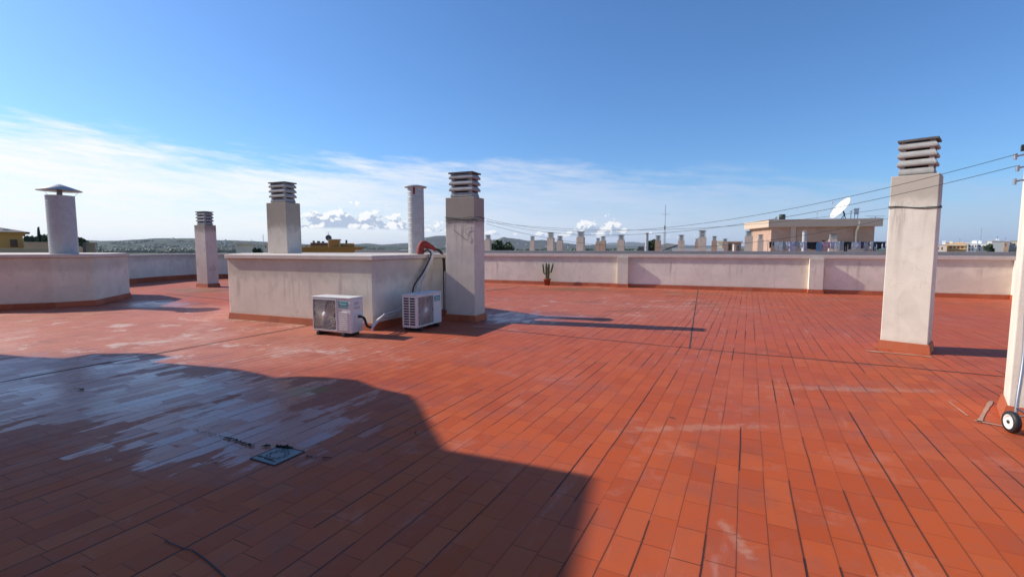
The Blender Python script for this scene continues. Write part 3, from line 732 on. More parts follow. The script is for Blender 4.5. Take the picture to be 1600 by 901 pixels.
pb = on_wall(858) - WN * .26
pt = empty('potted_cactus', (pb.x, pb.y, 0), 0, 'small potted column cactus standing against the back parapet', 'potted cactus')
obj('pot', MB().lathe([(0, .002), (.10, .002), (.135, .20), (.15, .20), (.155, .27), (.135, .27), (.13, .235), (0, .235)], seg=28), M['pot'], pt)
obj('soil', MB().lathe([(0, .243), (.128, .24)], seg=20), M['soil'], pt)
def cstem(pts, r_):
    q = catm(pts, 6); mb = MB(); n = len(q); seg = 20; ring = []
    for i, p in enumerate(q):
        t = i / (n - 1); rr = r_ * (1 - max(0, (t - .85) / .15) ** 2 * .8) * (.8 + .2 * min(1, t * 5))
        ring += [p + Vector((math.cos(2 * math.pi * k / seg), math.sin(2 * math.pi * k / seg), 0)) * rr * (1 if k % 4 < 2 else .74) for k in range(seg)]
    mb.add(ring, [(i * seg + k, i * seg + (k + 1) % seg, (i + 1) * seg + (k + 1) % seg, (i + 1) * seg + k) for i in range(n - 1) for k in range(seg)])
    mb.add(ring[-seg:], [tuple(range(seg))]); return mb
for pts, r_ in (([(-.03, 0, .24), (-.03, 0, .5), (-.035, .01, .90)], .040), ([(.05, .01, .24), (.06, 0, .45), (.07, .02, .88)], .038), ([(-.06, 0, .42), (-.13, .01, .50), (-.15, .01, .66), (-.175, .0, .86)], .033),
                ([(.07, 0, .48), (.15, 0, .52), (.20, .01, .68), (.235, .01, .88)], .034), ([(.02, -.05, .24), (.03, -.05, .5), (.02, -.05, .74)], .034)):
    obj('stem', cstem(pts, r_), M['cactus'], pt)

tp = P(1579, 675)
tl_ = empty('folding_trolley', (tp.x, tp.y, 0), 0, 'grey tubular trolley with a white wheel at the right edge beside the pillar', 'trolley')
def wheel(x, y, name='wheel'):
    Rm = Matrix.Translation((x, y, .088)) @ Matrix.Rotation(R(-16), 4, 'Z') @ Matrix.Rotation(R(90), 4, 'Y')
    wl = obj(name, MB().lathe([(.060, -.024), (.082, -.021), (.088, 0), (.082, .021), (.060, .024)], seg=32).xf(Rm), M['black'], tl_)
    obj('rim', MB().lathe([(.0, -.012), (.02, -.022), (.03, -.012), (.045, -.012), (.05, -.023), (.063, -.022), (.063, .022), (.03, .01), (0, .01)], seg=32).xf(Rm), M['white'], wl)
    obj('axle', MB().lathe([(0, -.027), (.014, -.026), (.014, .03), (0, .03)], seg=12).xf(Rm), M['black'], wl)
wheel(0, 0); wheel(.42, .16)
obj('frame_tube', MB().tube(catm([(.05, .02, .088), (.075, .04, .24), (.16, .10, .60), (.21, .16, .95), (.30, .22, 1.0), (.50, .27, .95), (.46, .22, .62), (.40, .15, .088)], 6), .013, 10), M['steel'], tl_)
obj('cross_bar', MB().tube([(.04, .02, .12), (.42, .16, .09)], .009, 8), M['steel'], tl_)
obj('brace', MB().tube([(.05, .02, .20), (.22, -.10, .05), (.40, .12, .20)], .008, 8), M['steel'], tl_)
obj('front_leg', MB().tube([(.22, -.10, .05), (.24, -.10, .012)], .010, 8), M['black'], tl_)

# ================================================================== beyond the terrace
GZ = -14.0
def ground_mat():
    m_, gg, bs = newmat('valley_ground'); p = posn(gg)
    v = gg.n('ShaderNodeTexVoronoi', {'Vector': p, 'Scale': .004}); a = gg.noise(p, .0012, 6, .6); b = gg.noise(p, .012, 6, .65)
    c_ = gg.ramp(v.outputs['Color'], [(0, (.035, .055, .022)), (.35, (.05, .07, .03)), (.6, (.10, .10, .055)), (.8, (.04, .06, .025)), (1, (.13, .12, .08))])
    c_ = gg.mix(gg.step(b, .5, .62), c_, (.022, .035, .014))
    c_ = gg.mix(gg.m('MULTIPLY', gg.step(a, .5, .65), .5), c_, (.10, .13, .06))
    gg.set(bs.inputs['Base Color'], c_); bs.inputs['Roughness'].default_value = .95; bs.inputs['Specular IOR Level'].default_value = .1
    return m_
M['ground'] = ground_mat()
gmb = MB(); N_ = 60; ext = 16000.0
vs = [(ext * (2 * i / N_ - 1), -3000 + (ext + 3000) * j / N_, GZ) for j in range(N_ + 1) for i in range(N_ + 1)]
gmb.add(vs, [(j * (N_ + 1) + i, j * (N_ + 1) + i + 1, (j + 1) * (N_ + 1) + i + 1, (j + 1) * (N_ + 1) + i) for j in range(N_) for i in range(N_)])
obj('valley_ground', gmb, M['ground'])['kind'] = 'structure'

def hill_mat(name, c1, c2, c3, sc_=1.0):
    m_, gg, bs = newmat(name); p = posn(gg)
    a = gg.noise(p, .0045 * sc_, 7, .65); b = gg.noise(p, .02 * sc_, 6, .7)
    c_ = gg.mix(gg.step(a, .42, .6), c1, c2); c_ = gg.mix(gg.m('MULTIPLY', gg.step(b, .53, .66), .8), c_, c3)
    gg.set(bs.inputs['Base Color'], c_); bs.inputs['Roughness'].default_value = .95; bs.inputs['Specular IOR Level'].default_value = .1
    return m_
M['hill_green'] = hill_mat('green_hill', (.026, .044, .026), (.045, .066, .036), (.014, .022, .012))
M['hill_scrub'] = hill_mat('scrub_hill', (.045, .05, .035), (.08, .078, .06), (.02, .026, .018))
M['hill_far'] = hill_mat('far_hill', (.06, .07, .05), (.11, .11, .08), (.03, .04, .025))
HILLS = {}
def hill(name, D, crest, depth, mat, seed, rough=5.0, nx=150, ny=26):
    """crest: (bearing pixel, skyline row) pairs for a ridge standing at distance D"""
    cr = [(at(x, y, D).x, at(x, y, D).z) for x, y in crest]
    def zc(X):
        if X <= cr[0][0]: return cr[0][1]
        for (xa, za), (xb, zb) in zip(cr, cr[1:]):
            if X <= xb:
                t = (X - xa) / (xb - xa); t = t * t * (3 - 2 * t) * .5 + t * .5; return za + (zb - za) * t
        return cr[-1][1]
    def height(X, Y):
        t = (Y - D) / depth; sh = math.exp(-2.2 * t * t) if abs(t) < 1.6 else 0
        sh = max(0, sh - .0036)
        h = GZ - 3 + (zc(X) - GZ + 3) * sh
        nz = noise.fractal(Vector((X / depth * 2.2, Y / depth * 2.2, seed)), 1.0, 2.0, 6)
        edge_ = min(1, sh * 3) * min(1, max(0, (h - GZ) / 25))
        return h + nz * rough * edge_ * (.25 + .75 * min(1, abs(t) * 2.5))
    HILLS[name + str(seed)] = height
    x0, x1 = cr[0][0] - depth * .2, cr[-1][0] + depth * .2
    mb = MB(); vs = []
    for j in range(ny + 1):
        for i in range(nx + 1):
            X = x0 + (x1 - x0) * i / nx; Y = D - 1.6 * depth + 3.2 * depth * j / ny
            vs.append((X, Y, height(X, Y)))
    mb.add(vs, [(j * (nx + 1) + i, j * (nx + 1) + i + 1, (j + 1) * (nx + 1) + i + 1, (j + 1) * (nx + 1) + i) for j in range(ny) for i in range(nx)], True)
    o = obj(name, mb, M[mat]); o['kind'] = 'structure'; return height
hA = hill('hill', 3300, [(-260, 374), (0, 376), (80, 372), (150, 376), (200, 375), (235, 373), (262, 371.5), (285, 373), (300, 372.5), (345, 375.5), (375, 376.5), (420, 378.5), (480, 382), (560, 384), (620, 386), (700, 389)], 900, 'hill_green', 1.3, 16)
hB = hill('hill', 5200, [(500, 388), (555, 382), (575, 380), (600, 382), (640, 380), (655, 378), (668, 371), (684, 368), (700, 368), (730, 374), (760, 383), (800, 388)], 1100, 'hill_scrub', 4.1, 22)
hC = hill('hill', 6000, [(700, 388), (740, 378), (765, 374), (777, 373.5), (787, 369.5), (796, 372), (808, 373.5), (826, 376), (845, 375), (858, 376.5), (885, 379.5), (930, 383.5), (960, 387), (1010, 390)], 1300, 'hill_scrub', 7.7, 34)
hD = hill('hill', 11000, [(820, 388), (900, 384), (940, 382), (965, 379), (985, 377.5), (1003, 379), (1030, 382), (1100, 384), (1200, 385), (1400, 384), (1600, 384), (1750, 386)], 1500, 'hill_far', 9.2, 40)

# ---- small pale houses out on the hillsides and plain
M['house_white'] = plain('house_white', (.62, .60, .56), .8, var=.1, scale=.05)
M['house_tan'] = plain('house_tan', (.48, .38, .27), .8, var=.1, scale=.05)
M['tile_roof'] = plain('tile_roof', (.24, .11, .06), .85, var=.2, scale=.3)
def far_house(x, D, hf, i, grp, lab):
    X = (x - 800) / F * D; z = max(GZ, hf(X, D)) - 1.5
    wx, wy, h = random.uniform(4, 9) * D / 2600, random.uniform(7, 12), random.uniform(4.5, 8) * (D / 2600) ** .5 + 1.5
    mb = MB().box(-wx / 2, wx / 2, -wy / 2, wy / 2, 0, h); mb.cur = 1
    mb.add([(-wx / 2 - .4, -wy / 2 - .4, h + .02), (wx / 2 + .4, -wy / 2 - .4, h + .02), (wx / 2 + .4, wy / 2 + .4, h + .02), (-wx / 2 - .4, wy / 2 + .4, h + .02), (-wx / 2 + 1, 0, h + 1.8), (wx / 2 - 1, 0, h + 1.8)],
           [(0, 1, 5, 4), (1, 2, 5), (2, 3, 4, 5), (3, 0, 4), (0, 3, 2, 1)])
    o = obj('hillside_house', mb, [M['house_white'] if random.random() < .75 else M['house_tan'], M['tile_roof']])
    o.location = (X, D, z); o.rotation_euler[2] = random.uniform(-.6, .6)
    tag(o, lab, 'house', grp)
for i in range(44):
    x = random.choice([random.gauss(305, 30), random.gauss(365, 22), random.uniform(205, 420)])
    far_house(x, random.uniform(2350, 3100), hA, i, 'tiny pale houses on the green hill', 'tiny pale house on the green hill far away at the left')
for i in range(34):
    far_house(random.uniform(560, 700), random.uniform(3000, 4700), hB, i, 'tiny pale houses below the rounded hill', 'tiny pale house on the plain behind the low box')
for i in range(26):
    far_house(random.uniform(770, 960), random.uniform(3200, 5200), hC, i, 'tiny pale houses below the pointed mountain', 'tiny pale house at the foot of the pointed mountain')

# ---- foliage
def leaf_mat(name, c1, c2):
    m_, gg, bs = newmat(name); p = posn(gg)
    gg.set(bs.inputs['Base Color'], gg.mix(gg.step(gg.noise(p, 1.5, 4), .35, .65), c1, c2)); bs.inputs['Roughness'].default_value = .7
    return m_
M['leaf'] = leaf_mat('leaf_green', (.022, .04, .012), (.06, .085, .025)); M['bark'] = plain('bark', (.09, .065, .045), .9)
def crown(c_, rx, rz_, n, sz, clumps=9):
    mb = MB(); cs = [(Vector((random.gauss(0, .45) * rx, random.gauss(0, .45) * rx, random.uniform(-.6, .8) * rz_)), random.uniform(.3, .55)) for _ in range(clumps)]
    for _ in range(n):
        cc, cr_ = random.choice(cs); d = Vector((random.gauss(0, 1), random.gauss(0, 1), random.gauss(0, 1))).normalized() * random.uniform(.6, 1.05) * cr_
        p = Vector(c_) + cc + Vector((d.x * rx, d.y * rx, d.z * rz_)); a = Vector((random.gauss(0, 1), random.gauss(0, 1), random.gauss(0, 1))).normalized(); b = a.orthogonal().normalized() * sz * random.uniform(.5, 1.2); a = a * sz * random.uniform(.5, 1.2)
        mb.add([p - a, p - b * .6, p + a, p + b * .6], [(0, 1, 2, 3)])
    return mb
def tree(name, loc, z0, top, rx, label, n=900, sz=.35, cat='tree', cy=False, grp=None):
    r = empty(name, (loc[0], loc[1], z0), 0, label, cat, grp); h = top - z0
    obj('trunk', MB().tube([(0, 0, 0), (.1, 0, h * .5), (0, .1, h * .85)], .25, 8, True, .08), M['bark'], r)
    if cy:
        mb = MB()
        for _ in range(n):
            t = random.random(); rr = rx * (1 - t) ** .6 * (.3 + .7 * min(1, t * 6)) * random.uniform(.6, 1.1); a = random.uniform(0, 6.28)
            p = Vector((rr * math.cos(a), rr * math.sin(a), h * .1 + h * .9 * t)); mb.add([p, p + Vector((sz * .4, 0, sz)), p + Vector((0, sz * .4, sz * 1.6)), p + Vector((-sz * .4, 0, sz))], [(0, 1, 2, 3)])
        obj('crown', mb, M['leaf'], r)
    else:
        ch = min(h * .42, rx * 1.3)
        obj('crown', crown((0, 0, h - ch), rx, ch, n, sz, 14), M['leaf'], r)
    return r
def tree_px(name, x, top, D, rpx, label, **k):
    p = at(x, top, D); return tree(name, (p.x, p.y), GZ, p.z, rpx / F * D, label, **k)
tree_px('cypress_tree', 60, 360, 130, 3.2, 'slim dark cypress standing up between the yellow house and the wide duct', cy=True, n=1500, sz=.7)
tree_px('broadleaf_tree', 122, 371, 110, 6, 'round dark tree just right of the wide duct')
tree_px('broadleaf_tree', 132, 372.5, 100, 6, 'second round dark tree right of the wide duct, above the tan block')
tree_px('broadleaf_tree', 776, 379, 90, 16, 'dark green bushy tree behind the parapet, right of the stained chimney', n=2600, sz=.45)
tree_px('palm_tree', 1018, 376.5, 75, 7, 'small green tree between two rooftop chimneys near the mast', n=1000, sz=.4)
tree_px('broadleaf_tree', 1546, 383, 260, 5, 'dark tree in front of the white buildings at far right', sz=.9)
for i, (x, y, D, rr) in enumerate([(44, 371, 160, 6), (52, 369.5, 170, 5), (66, 369, 165, 7), (74, 370, 150, 6), (80, 369, 160, 6)]):
    tree_px('broadleaf_tree', x, y, D, rr, 'dark tree in the row behind the long brown wall at far left', grp='dark trees behind the brown wall', sz=.6, n=600)
wd2 = MB()
for i in range(420):
    D = random.uniform(1300, 3000); x = random.uniform(120, 1000) if i % 3 else random.uniform(180, 420)
    if 440 < x < 540: continue
    X = (x - 800) / F * D; z = max(GZ, hA(X, D) if x < 620 else GZ); rr = random.uniform(5, 14)
    for _ in range(5):
        c_ = Vector((X + random.gauss(0, 14), D + random.gauss(0, 14), z + rr * .3)); q = rr * random.uniform(.5, 1)
        ring = [[c_ + Vector((q * math.cos(a) * math.cos(b), q * math.sin(a) * math.cos(b), q * .8 * math.sin(b))) * random.uniform(.85, 1.1) for a in (0, 1.05, 2.1, 3.14, 4.2, 5.2)] for b in (-.6, 0, .6, 1.3)]
        fl_ = [p for rg in ring for p in rg]
        wd2.add(fl_, [(j * 6 + k, j * 6 + (k + 1) % 6, (j + 1) * 6 + (k + 1) % 6, (j + 1) * 6 + k) for j in range(3) for k in range(6)] + [tuple(range(18, 24))])
wo2 = obj('valley_woodland', wd2, M['leaf']); wo2['kind'] = 'stuff'; wo2['label'] = 'dark clumps of far trees over the valley'

# ---- neighbouring roof with its chimneys
M['nb_pink'] = stucco('neighbour_render', (.56, .44, .36), amt=.4)
M['nb_brown'] = stucco('brown_render', (.46, .30, .22), amt=.35)
M['nb_cream'] = plain('sunny_cream', (.78, .70, .52), .85, var=.06, scale=1)
nb = tag(obj('apartment_block', MB().prism([(-8, 36), (54, 30), (62, 120), (-8, 120)], GZ, .0), M['nb_pink']), 'neighbouring block whose flat roof carries the row of small chimneys', 'building')
def far_chimney(x0, x1, ycap, yshaft, mat, label, z0=.002, capk=1.0, D=None):
    D = D or 1.55 * 753 / (386 - ycap); p0, p1 = at(x0, ycap, D), at(x1, ycap, D); wd = p1.x - p0.x; sh = at((x0 + x1) / 2, yshaft, D)
    r = empty('rooftop_chimney', ((p0.x + p1.x) / 2, D, z0), WA + random.uniform(-.05, .05), label, 'chimney', 'small chimneys on the neighbouring roof')
    a = wd / 2 * .88; b = a * .72
    h = sh.z - z0
    obj('shaft', MB().frustum(0, 0, a, b, 0, a, b, h), M[mat], r)
    ct = p0.z - z0; cp = MB(); n = 4; dz = (ct - h) / (n + .4)
    cp.box(-a * .5, a * .5, -b * .5, b * .5, h, ct - .02)
    for k in range(n):
        cp.frustum(0, 0, a * .88, b * .90, h + .01 + k * dz, a * .76, b * .78, h + k * dz + dz * .66)
    cp.cur = 1; cp.frustum(0, 0, a * .93, b * .95, ct - dz * .4, a * .9, b * .92, ct)
    obj('louvre_cap', cp, [M['louvre'], M['lid']], r)
    return r
FC = [(757.5, 767.5, 367, 374, 'nb_pink', 'cream chimney just right of the stained chimney, behind the parapet'),
      (828, 836, 369, 376, 'nb_pink', 'slim chimney left of the cactus, standing alone before the mountain'),
      (855, 866.5, 363, 372, 'nb_pink', 'taller chimney above the potted cactus, left of a pair'),
      (870, 880, 368.5, 376, 'nb_pink', 'lower chimney of the pair above the potted cactus'),
      (901, 914, 362, 370.5, 'nb_pink', 'tall chimney right of the pair above the cactus'),
      (931, 938, 372, 378, 'nb_brown', 'small brown chimney touching the left of a taller brown one'),
      (938, 947, 369, 376, 'nb_brown', 'brown chimney left of the first pilaster, right of a smaller one'),
      (965, 976.5, 367, 375, 'nb_pink', 'cream chimney straight above the first pilaster'),
      (1023.5, 1033.5, 368, 376, 'nb_brown', 'brown chimney just left of the thin mast'),
      (1059.5, 1070, 367, 376, 'nb_pink', 'cream chimney right of the mast, above a dark sloping roof'),
      (1091, 1104.5, 360, 371, 'nb_pink', 'tallest chimney of the row, right of the mast'),
      (1086, 1091.5, 373, 378, 'nb_brown', 'small brown chimney behind the tallest one'),
      (1112, 1121, 369, 376, 'nb_brown', 'brown chimney directly right of the tallest one'),
      (1129, 1137.5, 373, 377.5, 'nb_brown', 'last brown chimney before the flat-roofed house'),
      (1164, 1177, 361, 369, 'nb_pink', 'chimney in front of the bright end of the flat-roofed house'),
      (1184, 1193.5, 366.5, 374, 'nb_pink', 'lower chimney at the corner of the flat-roofed house'),
      (1296, 1308, 365.5, 374, 'nb_pink', 'cream chimney before the wall below the satellite dish')]
for a in FC: far_chimney(*a)
def far_duct(x0, x1, y, D, label):
    p0, p1 = at(x0, y, D), at(x1, y, D); r_ = (p1.x - p0.x) / 2 * .8; o = duct(((p0.x + p1.x) / 2, D), 0.002, r_, p0.z - .05, label, False, 12, 'rooftop_duct', 14)
far_duct(1007.5, 1014, 363.5, 52, 'grey round duct on the neighbouring roof, left of the mast')
far_duct(1253.5, 1261.5, 361, 50, 'pale round duct before the middle of the flat-roofed house')
tag(obj('roof_post', MB().box(*(lambda p, q: (p.x, q.x, 60, 60.4, .002, p.z))(at(1147, 381, 60), at(1150.5, 381, 60))), M['nb_pink']), 'low pale post left of the flat-roofed house', 'post')

# mast with aerials
def aerial(x, ytop, D, z0, label, bars=((.12, 1.2), (.3, .7)), r_=.03, name='antenna_mast', lat=False):
    p = at(x, ytop, D); r = empty(name, (p.x, D, z0), 0, label, 'antenna'); h = p.z - z0
    obj('pole', MB().tube([(0, 0, 0), (0, 0, h)], r_, 6), M['steel'], r)
    for f, l in bars:
        mb = MB().tube([(-l / 2, 0, h * (1 - f)), (l / 2, .05, h * (1 - f))], r_ * .6, 5)
        for k in range(5): mb.tube([(-l / 2 + l * k / 4, -.25, h * (1 - f)), (-l / 2 + l * k / 4, .25, h * (1 - f))], r_ * .35, 4)
        obj('aerial', mb, M['steel'], r)
    return r
am = aerial(1040, 320, 58, .002, 'tall thin lattice mast with cross aerials above the chimney row', ((.17, .9),), .035)
lt = MB()
for k in range(26):
    z = .1 + k * .125; lt.tube([(-.12 if k % 2 else .12, 0, z), (.12 if k % 2 else -.12, 0, z + .125)], .012, 4)
lt.tube([(-.12, 0, 0), (-.12, 0, 3.4)], .015, 4).tube([(.12, 0, 0), (.12, 0, 3.4)], .015, 4)
obj('lattice', lt, M['steel'], am); obj('radio_box', MB().box(-.14, .06, -.08, .08, 3.6, 4.1), M['galv'], am)

# dark sloping roof and low white walls behind the chimneys
p0, p1, p2 = at(1035, 390, 80), at(1060, 382, 80), at(1060, 391, 80)
mb = MB(); t_ = Vector((0, 6, .3)); e_ = Vector((0, 0, -.25)); vs = [p0, p1, p1 + t_, p0 + t_]; mb.add(vs + [v + e_ for v in vs], [(0, 1, 2, 3), (7, 6, 5, 4), (0, 4, 5, 1), (1, 5, 6, 2), (2, 6, 7, 3), (3, 7, 4, 0)])
tag(obj('sloping_roof', mb, M['lid']), 'dark sloping roof below the brown chimney near the mast', 'roof')
class Facade:                                # a front turned so that its depth runs away from the terrace
    def __init__(s, x0, x1, D):
        xe = x1 if (x0 + x1) / 2 < 800 else x0
        e = at(xe, 386, D); s.rz = -math.atan2(e.x, e.y); s.d = Vector((math.cos(s.rz), math.sin(s.rz))); s.e = e.xy
        s.o = s.e + s.d * s.along(x0); s.w = s.along(x1) - s.along(x0)
    def along(s, px):
        k = at(px, 386, 1.0).x; return (k * s.e.y - s.e.x) / (s.d.x - k * s.d.y)
    def lx(s, px): return s.along(px) - (s.o - s.e).dot(s.d)
    def z(s, px, y): return at(px, y, (s.e + s.d * s.along(px)).y).z
def pxbox(name, x0, x1, yt, yb, D, depth, mat, label, cat='wall', parent=None, rz=0, grp=None):
    if parent:
        f = parent_f[parent.name]; zb = f.z(x0, yb); o = obj(name, MB().box(f.lx(x0), f.lx(x1), -.12, -.01, zb - GZ, f.z(x0, yt) - GZ), M[mat], parent); return o
    f = Facade(x0, x1, D); zt = f.z((x0 + x1) / 2, yt); zb = f.z(x0, yb) if yb is not None else GZ
    o = obj(name, MB().box(0, f.w, 0, depth, 0, zt - zb), M[mat]); o.location = (*f.o, zb); o.rotation_euler[2] = f.rz
    return tag(o, label, cat, grp)
parent_f = {}
pxbox('low_wall', 1050, 1090, 388.5, 394, 78, .3, 'house_white', 'low white wall strip right of the mast behind the chimneys')
pxbox('low_wall', 1100, 1131, 388, 394, 84, .3, 'house_white', 'low white wall strip between the tallest chimney and the cream hut')
pxbox('dark_shed', 997, 1006, 385, 394, 90, 3, 'lid', 'small dark shed left of the round grey duct', 'shed')
def building(name, x0, x1, yt, D, depth, mat, label, wins=(), wmat='lid', cat='building', parts=()):
    f = Facade(x0, x1, D); r = empty(name, (*f.o, GZ), f.rz, label, cat); parent_f[r.name] = f
    h = f.z((x0 + x1) / 2, yt) - GZ
    obj('wall', MB().box(0, f.w, 0, depth, 0, h), M[mat], r)
    obj('roof', MB().box(-.25, f.w + .25, -.25, depth + .25, h + .01, h + .25), M[mat], r)
    for (wx0, wx1, wy0, wy1) in wins:
        obj('window', MB().box(f.lx(wx0), f.lx(wx1), -.08, .1, f.z(wx0, wy1) - GZ, f.z(wx0, wy0) - GZ), M[wmat], r)
    for (nm, X0, X1, Y0, Y1, mt, dy) in parts:
        obj(nm, MB().box(f.lx(X0), f.lx(X1), dy, dy + min(4, depth * .6), f.z(X0, Y1) - GZ, f.z(X0, Y0) - GZ), M[mt], r)
    return r
M['yellow'] = plain('yellow_render', (.55, .30, .075), .85, var=.12, scale=1)
M['orange'] = plain('orange_render', (.42, .20, .045), .85, var=.15, scale=1)
M['tanwall'] = plain('tan_render', (.46, .33, .20), .85, var=.15, scale=.6)
M['brownwin'] = plain('brown_reveal', (.13, .07, .045), .85)
building('cream_hut', 1121, 1129, 378, 95, 4, 'nb_cream', 'sunny cream hut face left of the low brown house')
building('brown_house', 1137, 1158, 379, 96, 6, 'nb_brown', 'low brown house with dark openings left of the flat-roofed house', [(1139, 1142, 381, 390), (1144.5, 1147, 381.5, 390), (1152, 1155, 384, 390)])

# the flat-roofed house with the dish
ZT = 5.05
A_, B_, C_ = Vector((32.9, 62)), Vector((45.4, 59.2)), Vector((33.9, 70.6)); D_ = C_ + (B_ - A_)
M['fascia'] = plain('fascia_render', (.56, .43, .32), .85, var=.08, scale=1)
fh = empty('flat_roofed_house', (A_.x, A_.y, 0), 0, 'flat-roofed peach house with a big satellite dish, behind the parapet on the right', 'house')
ins = offs(ccw([tuple(A_), tuple(B_), tuple(D_), tuple(C_)]), -.55)
obj('wall', MB().prism(ins, .003, ZT - .95), M['nb_brown'], fh, True)
obj('roof', MB().prism(ccw([tuple(A_), tuple(B_), tuple(D_), tuple(C_)]), ZT - .95, ZT - .09), M['fascia'], fh, True)
obj('roof_edge', MB().prism(offs(ccw([tuple(A_), tuple(B_), tuple(D_), tuple(C_)]), .05), ZT - .088, ZT), M['coping'], fh, True)
fx = (B_ - A_).normalized(); fy = Vector((-fx.y, fx.x))
def on_face(u0, u1, z0, z1, d0, d1, name, mat):     # u: metres along the front face, d: metres out from the wall
    o_ = A_ + fx * .0 + fy * .55
    q = [o_ + fx * u0 - fy * d1, o_ + fx * u1 - fy * d1, o_ + fx * u1 - fy * d0, o_ + fx * u0 - fy * d0]
    return obj(name, MB().prism([tuple(v) for v in q], z0, z1), M[mat], fh, True)
on_face(2.75, 3.35, .003, ZT - .953, .0, .12, 'pier', 'nb_pink')
on_face(3.45, 6.95, 2.2, ZT - 1.1, -.0, .03, 'recess', 'nb_brown')
on_face(7.1, 11.0, .003, 2.05, .0, .30, 'low_wall', 'nb_pink')
on_face(6.4, 6.75, 1.5, 2.4, .03, .06, 'window', 'brownwin')
dp = obj('downpipe', MB().tube([(A_ + fx * 10.25 - fy * .0).to_3d() + Vector((0, 0, 4.75)), (A_ + fx * 10.2 + fy * .1).to_3d() + Vector((0, 0, 4.0)), (A_ + fx * 10.1 + fy * .35).to_3d() + Vector((0, 0, 3.5)), (A_ + fx * 10.1 + fy * .35).to_3d() + Vector((0, 0, .3))], .12, 8), M['nb_cream'], fh, True)
# bright end wall piece facing the sun
q = [tuple(v) for v in (Vector(ins[0]), )]
# dish
dpz = at(1311, 341.5, 62.5)
ds = empty('satellite_dish', (dpz.x, 62.5, ZT + .003), 0, 'large white satellite dish tilted on the flat roof', 'satellite dish')
Rr = 1.55
Md = Matrix.Translation((.35, 0, 1.35)) @ Matrix.Rotation(R(-8), 4, 'Z') @ Matrix.Rotation(R(-56), 4, 'Y')
pf = [(Rr * k / 8, .34 * (k / 8) ** 2) for k in range(9)]
obj('reflector', MB().lathe(pf + [(Rr, .30)] + [(r_, z - .04) for r_, z in pf[::-1]], seg=40).xf(Md), M['white'], ds)
obj('mount', MB().tube([(.35, 0, 1.3), (.75, .1, .7), (.65, .1, 0)], .09, 8).tube([(.2, 0, .02), (.75, .1, .7), (1.05, .2, .0)], .05, 6), M['wire'], ds)
fpt = Md @ Vector((0, 0, 1.5))
hd = MB()
for a in (0, 2.1, 4.2): hd.tube([Md @ Vector((Rr * .9 * math.cos(a), Rr * .9 * math.sin(a), .27)), fpt], .02, 5)
obj('feed_arm', hd, M['steel'], ds)
obj('feed_horn', MB().lathe([(0, -.12), (.1, -.1), (.1, .1), (0, .12)], seg=12).xf(Matrix.Translation(fpt)), M['galv'], ds)
# tank, aerials and clutter on that roof
tk = at(1222, 344, 63); r = empty('water_tank', (tk.x, 63, ZT + .003), 0, 'small dark tank on the left part of the flat roof', 'tank')
obj('drum', MB().lathe([(0, .04), (.36, .04), (.38, .5), (.36, .66), (0, .68)], seg=20), M['wire'], r); obj('stand', MB().box(-.45, .45, -.3, .3, 0, .038), M['lid'], r)
obj('lid', MB().lathe([(0, .74), (.4, .70), (.4, .681), (0, .681)], seg=20), M['lid'], r)
tag(obj('roof_vent', MB().lathe([(.1, 0), (.1, .3), (.16, .3), (.12, .42), (0, .45)], (at(1212, 344, 63).x, 63), 12).xf(Matrix.Translation((0, 0, ZT + .003))), M['galv']), 'tiny round vent left of the dark tank', 'vent')
aerial(1277, 332, 62, ZT + .003, 'thin whip antenna between the tank and the dish', ((.1, .15),), .02)
for x, yt, l in ((1330, 329, .3), (1336, 326, .5), (1341, 325, .25)):
    aerial(x, yt, 62.5, ZT + .003, {1330: 'left pole of the antenna rack beside the dish', 1336: 'middle pole of the antenna rack beside the dish', 1341: 'right pole of the antenna rack beside the dish'}[x], ((.1, l),), .045)
cb = at(1337, 331, 62.5); tag(obj('flat_antenna', MB().box(cb.x - .28, cb.x + .28, 62.3, 62.42, cb.z - .35, cb.z + .45), M['white'], bevel=.02), 'white flat panel antenna right of the dish', 'antenna')
aerial(1368, 337, 62.0, ZT + .003, 'low sprawling aerial at the right end of the flat roof', ((.1, 2.4), (.5, 1.4)), .035)
aerial(1307, 330, 64, ZT + .003, 'small aerial behind the dish', ((.05, .35),), .02)

# ---- laundry line on the neighbouring roof
LD = 40.0
la, lb = at(1200, 377.5, LD), at(1386, 377, LD)
wire(la, lb, .05, 'long clothes line in front of the flat-roofed house', .008, 'wire', 'clothes line', 'clothes line')
for px in (1200, 1293, 1386):
    p = at(px, 376, LD); tag(obj('line_post', MB().tube([(p.x, LD, .003), (p.x, LD, p.z)], .03, 8), M['steel']), {1200: 'left post of the laundry line', 1293: 'middle post of the laundry line', 1386: 'right post of the laundry line by the pale chimney'}[px], 'post')
COLS = {'dark': (.03, .03, .035), 'white': (.72, .72, .74), 'grey': (.30, .30, .33), 'blue': (.16, .25, .38), 'pink': (.55, .28, .33), 'lilac': (.42, .38, .50), 'black': (.012, .012, .015), 'navy': (.04, .05, .11), 'beige': (.5, .42, .33)}
for k, v in COLS.items(): M['cloth_' + k] = plain('cloth_' + k, v, .85, var=.75, scale=7)
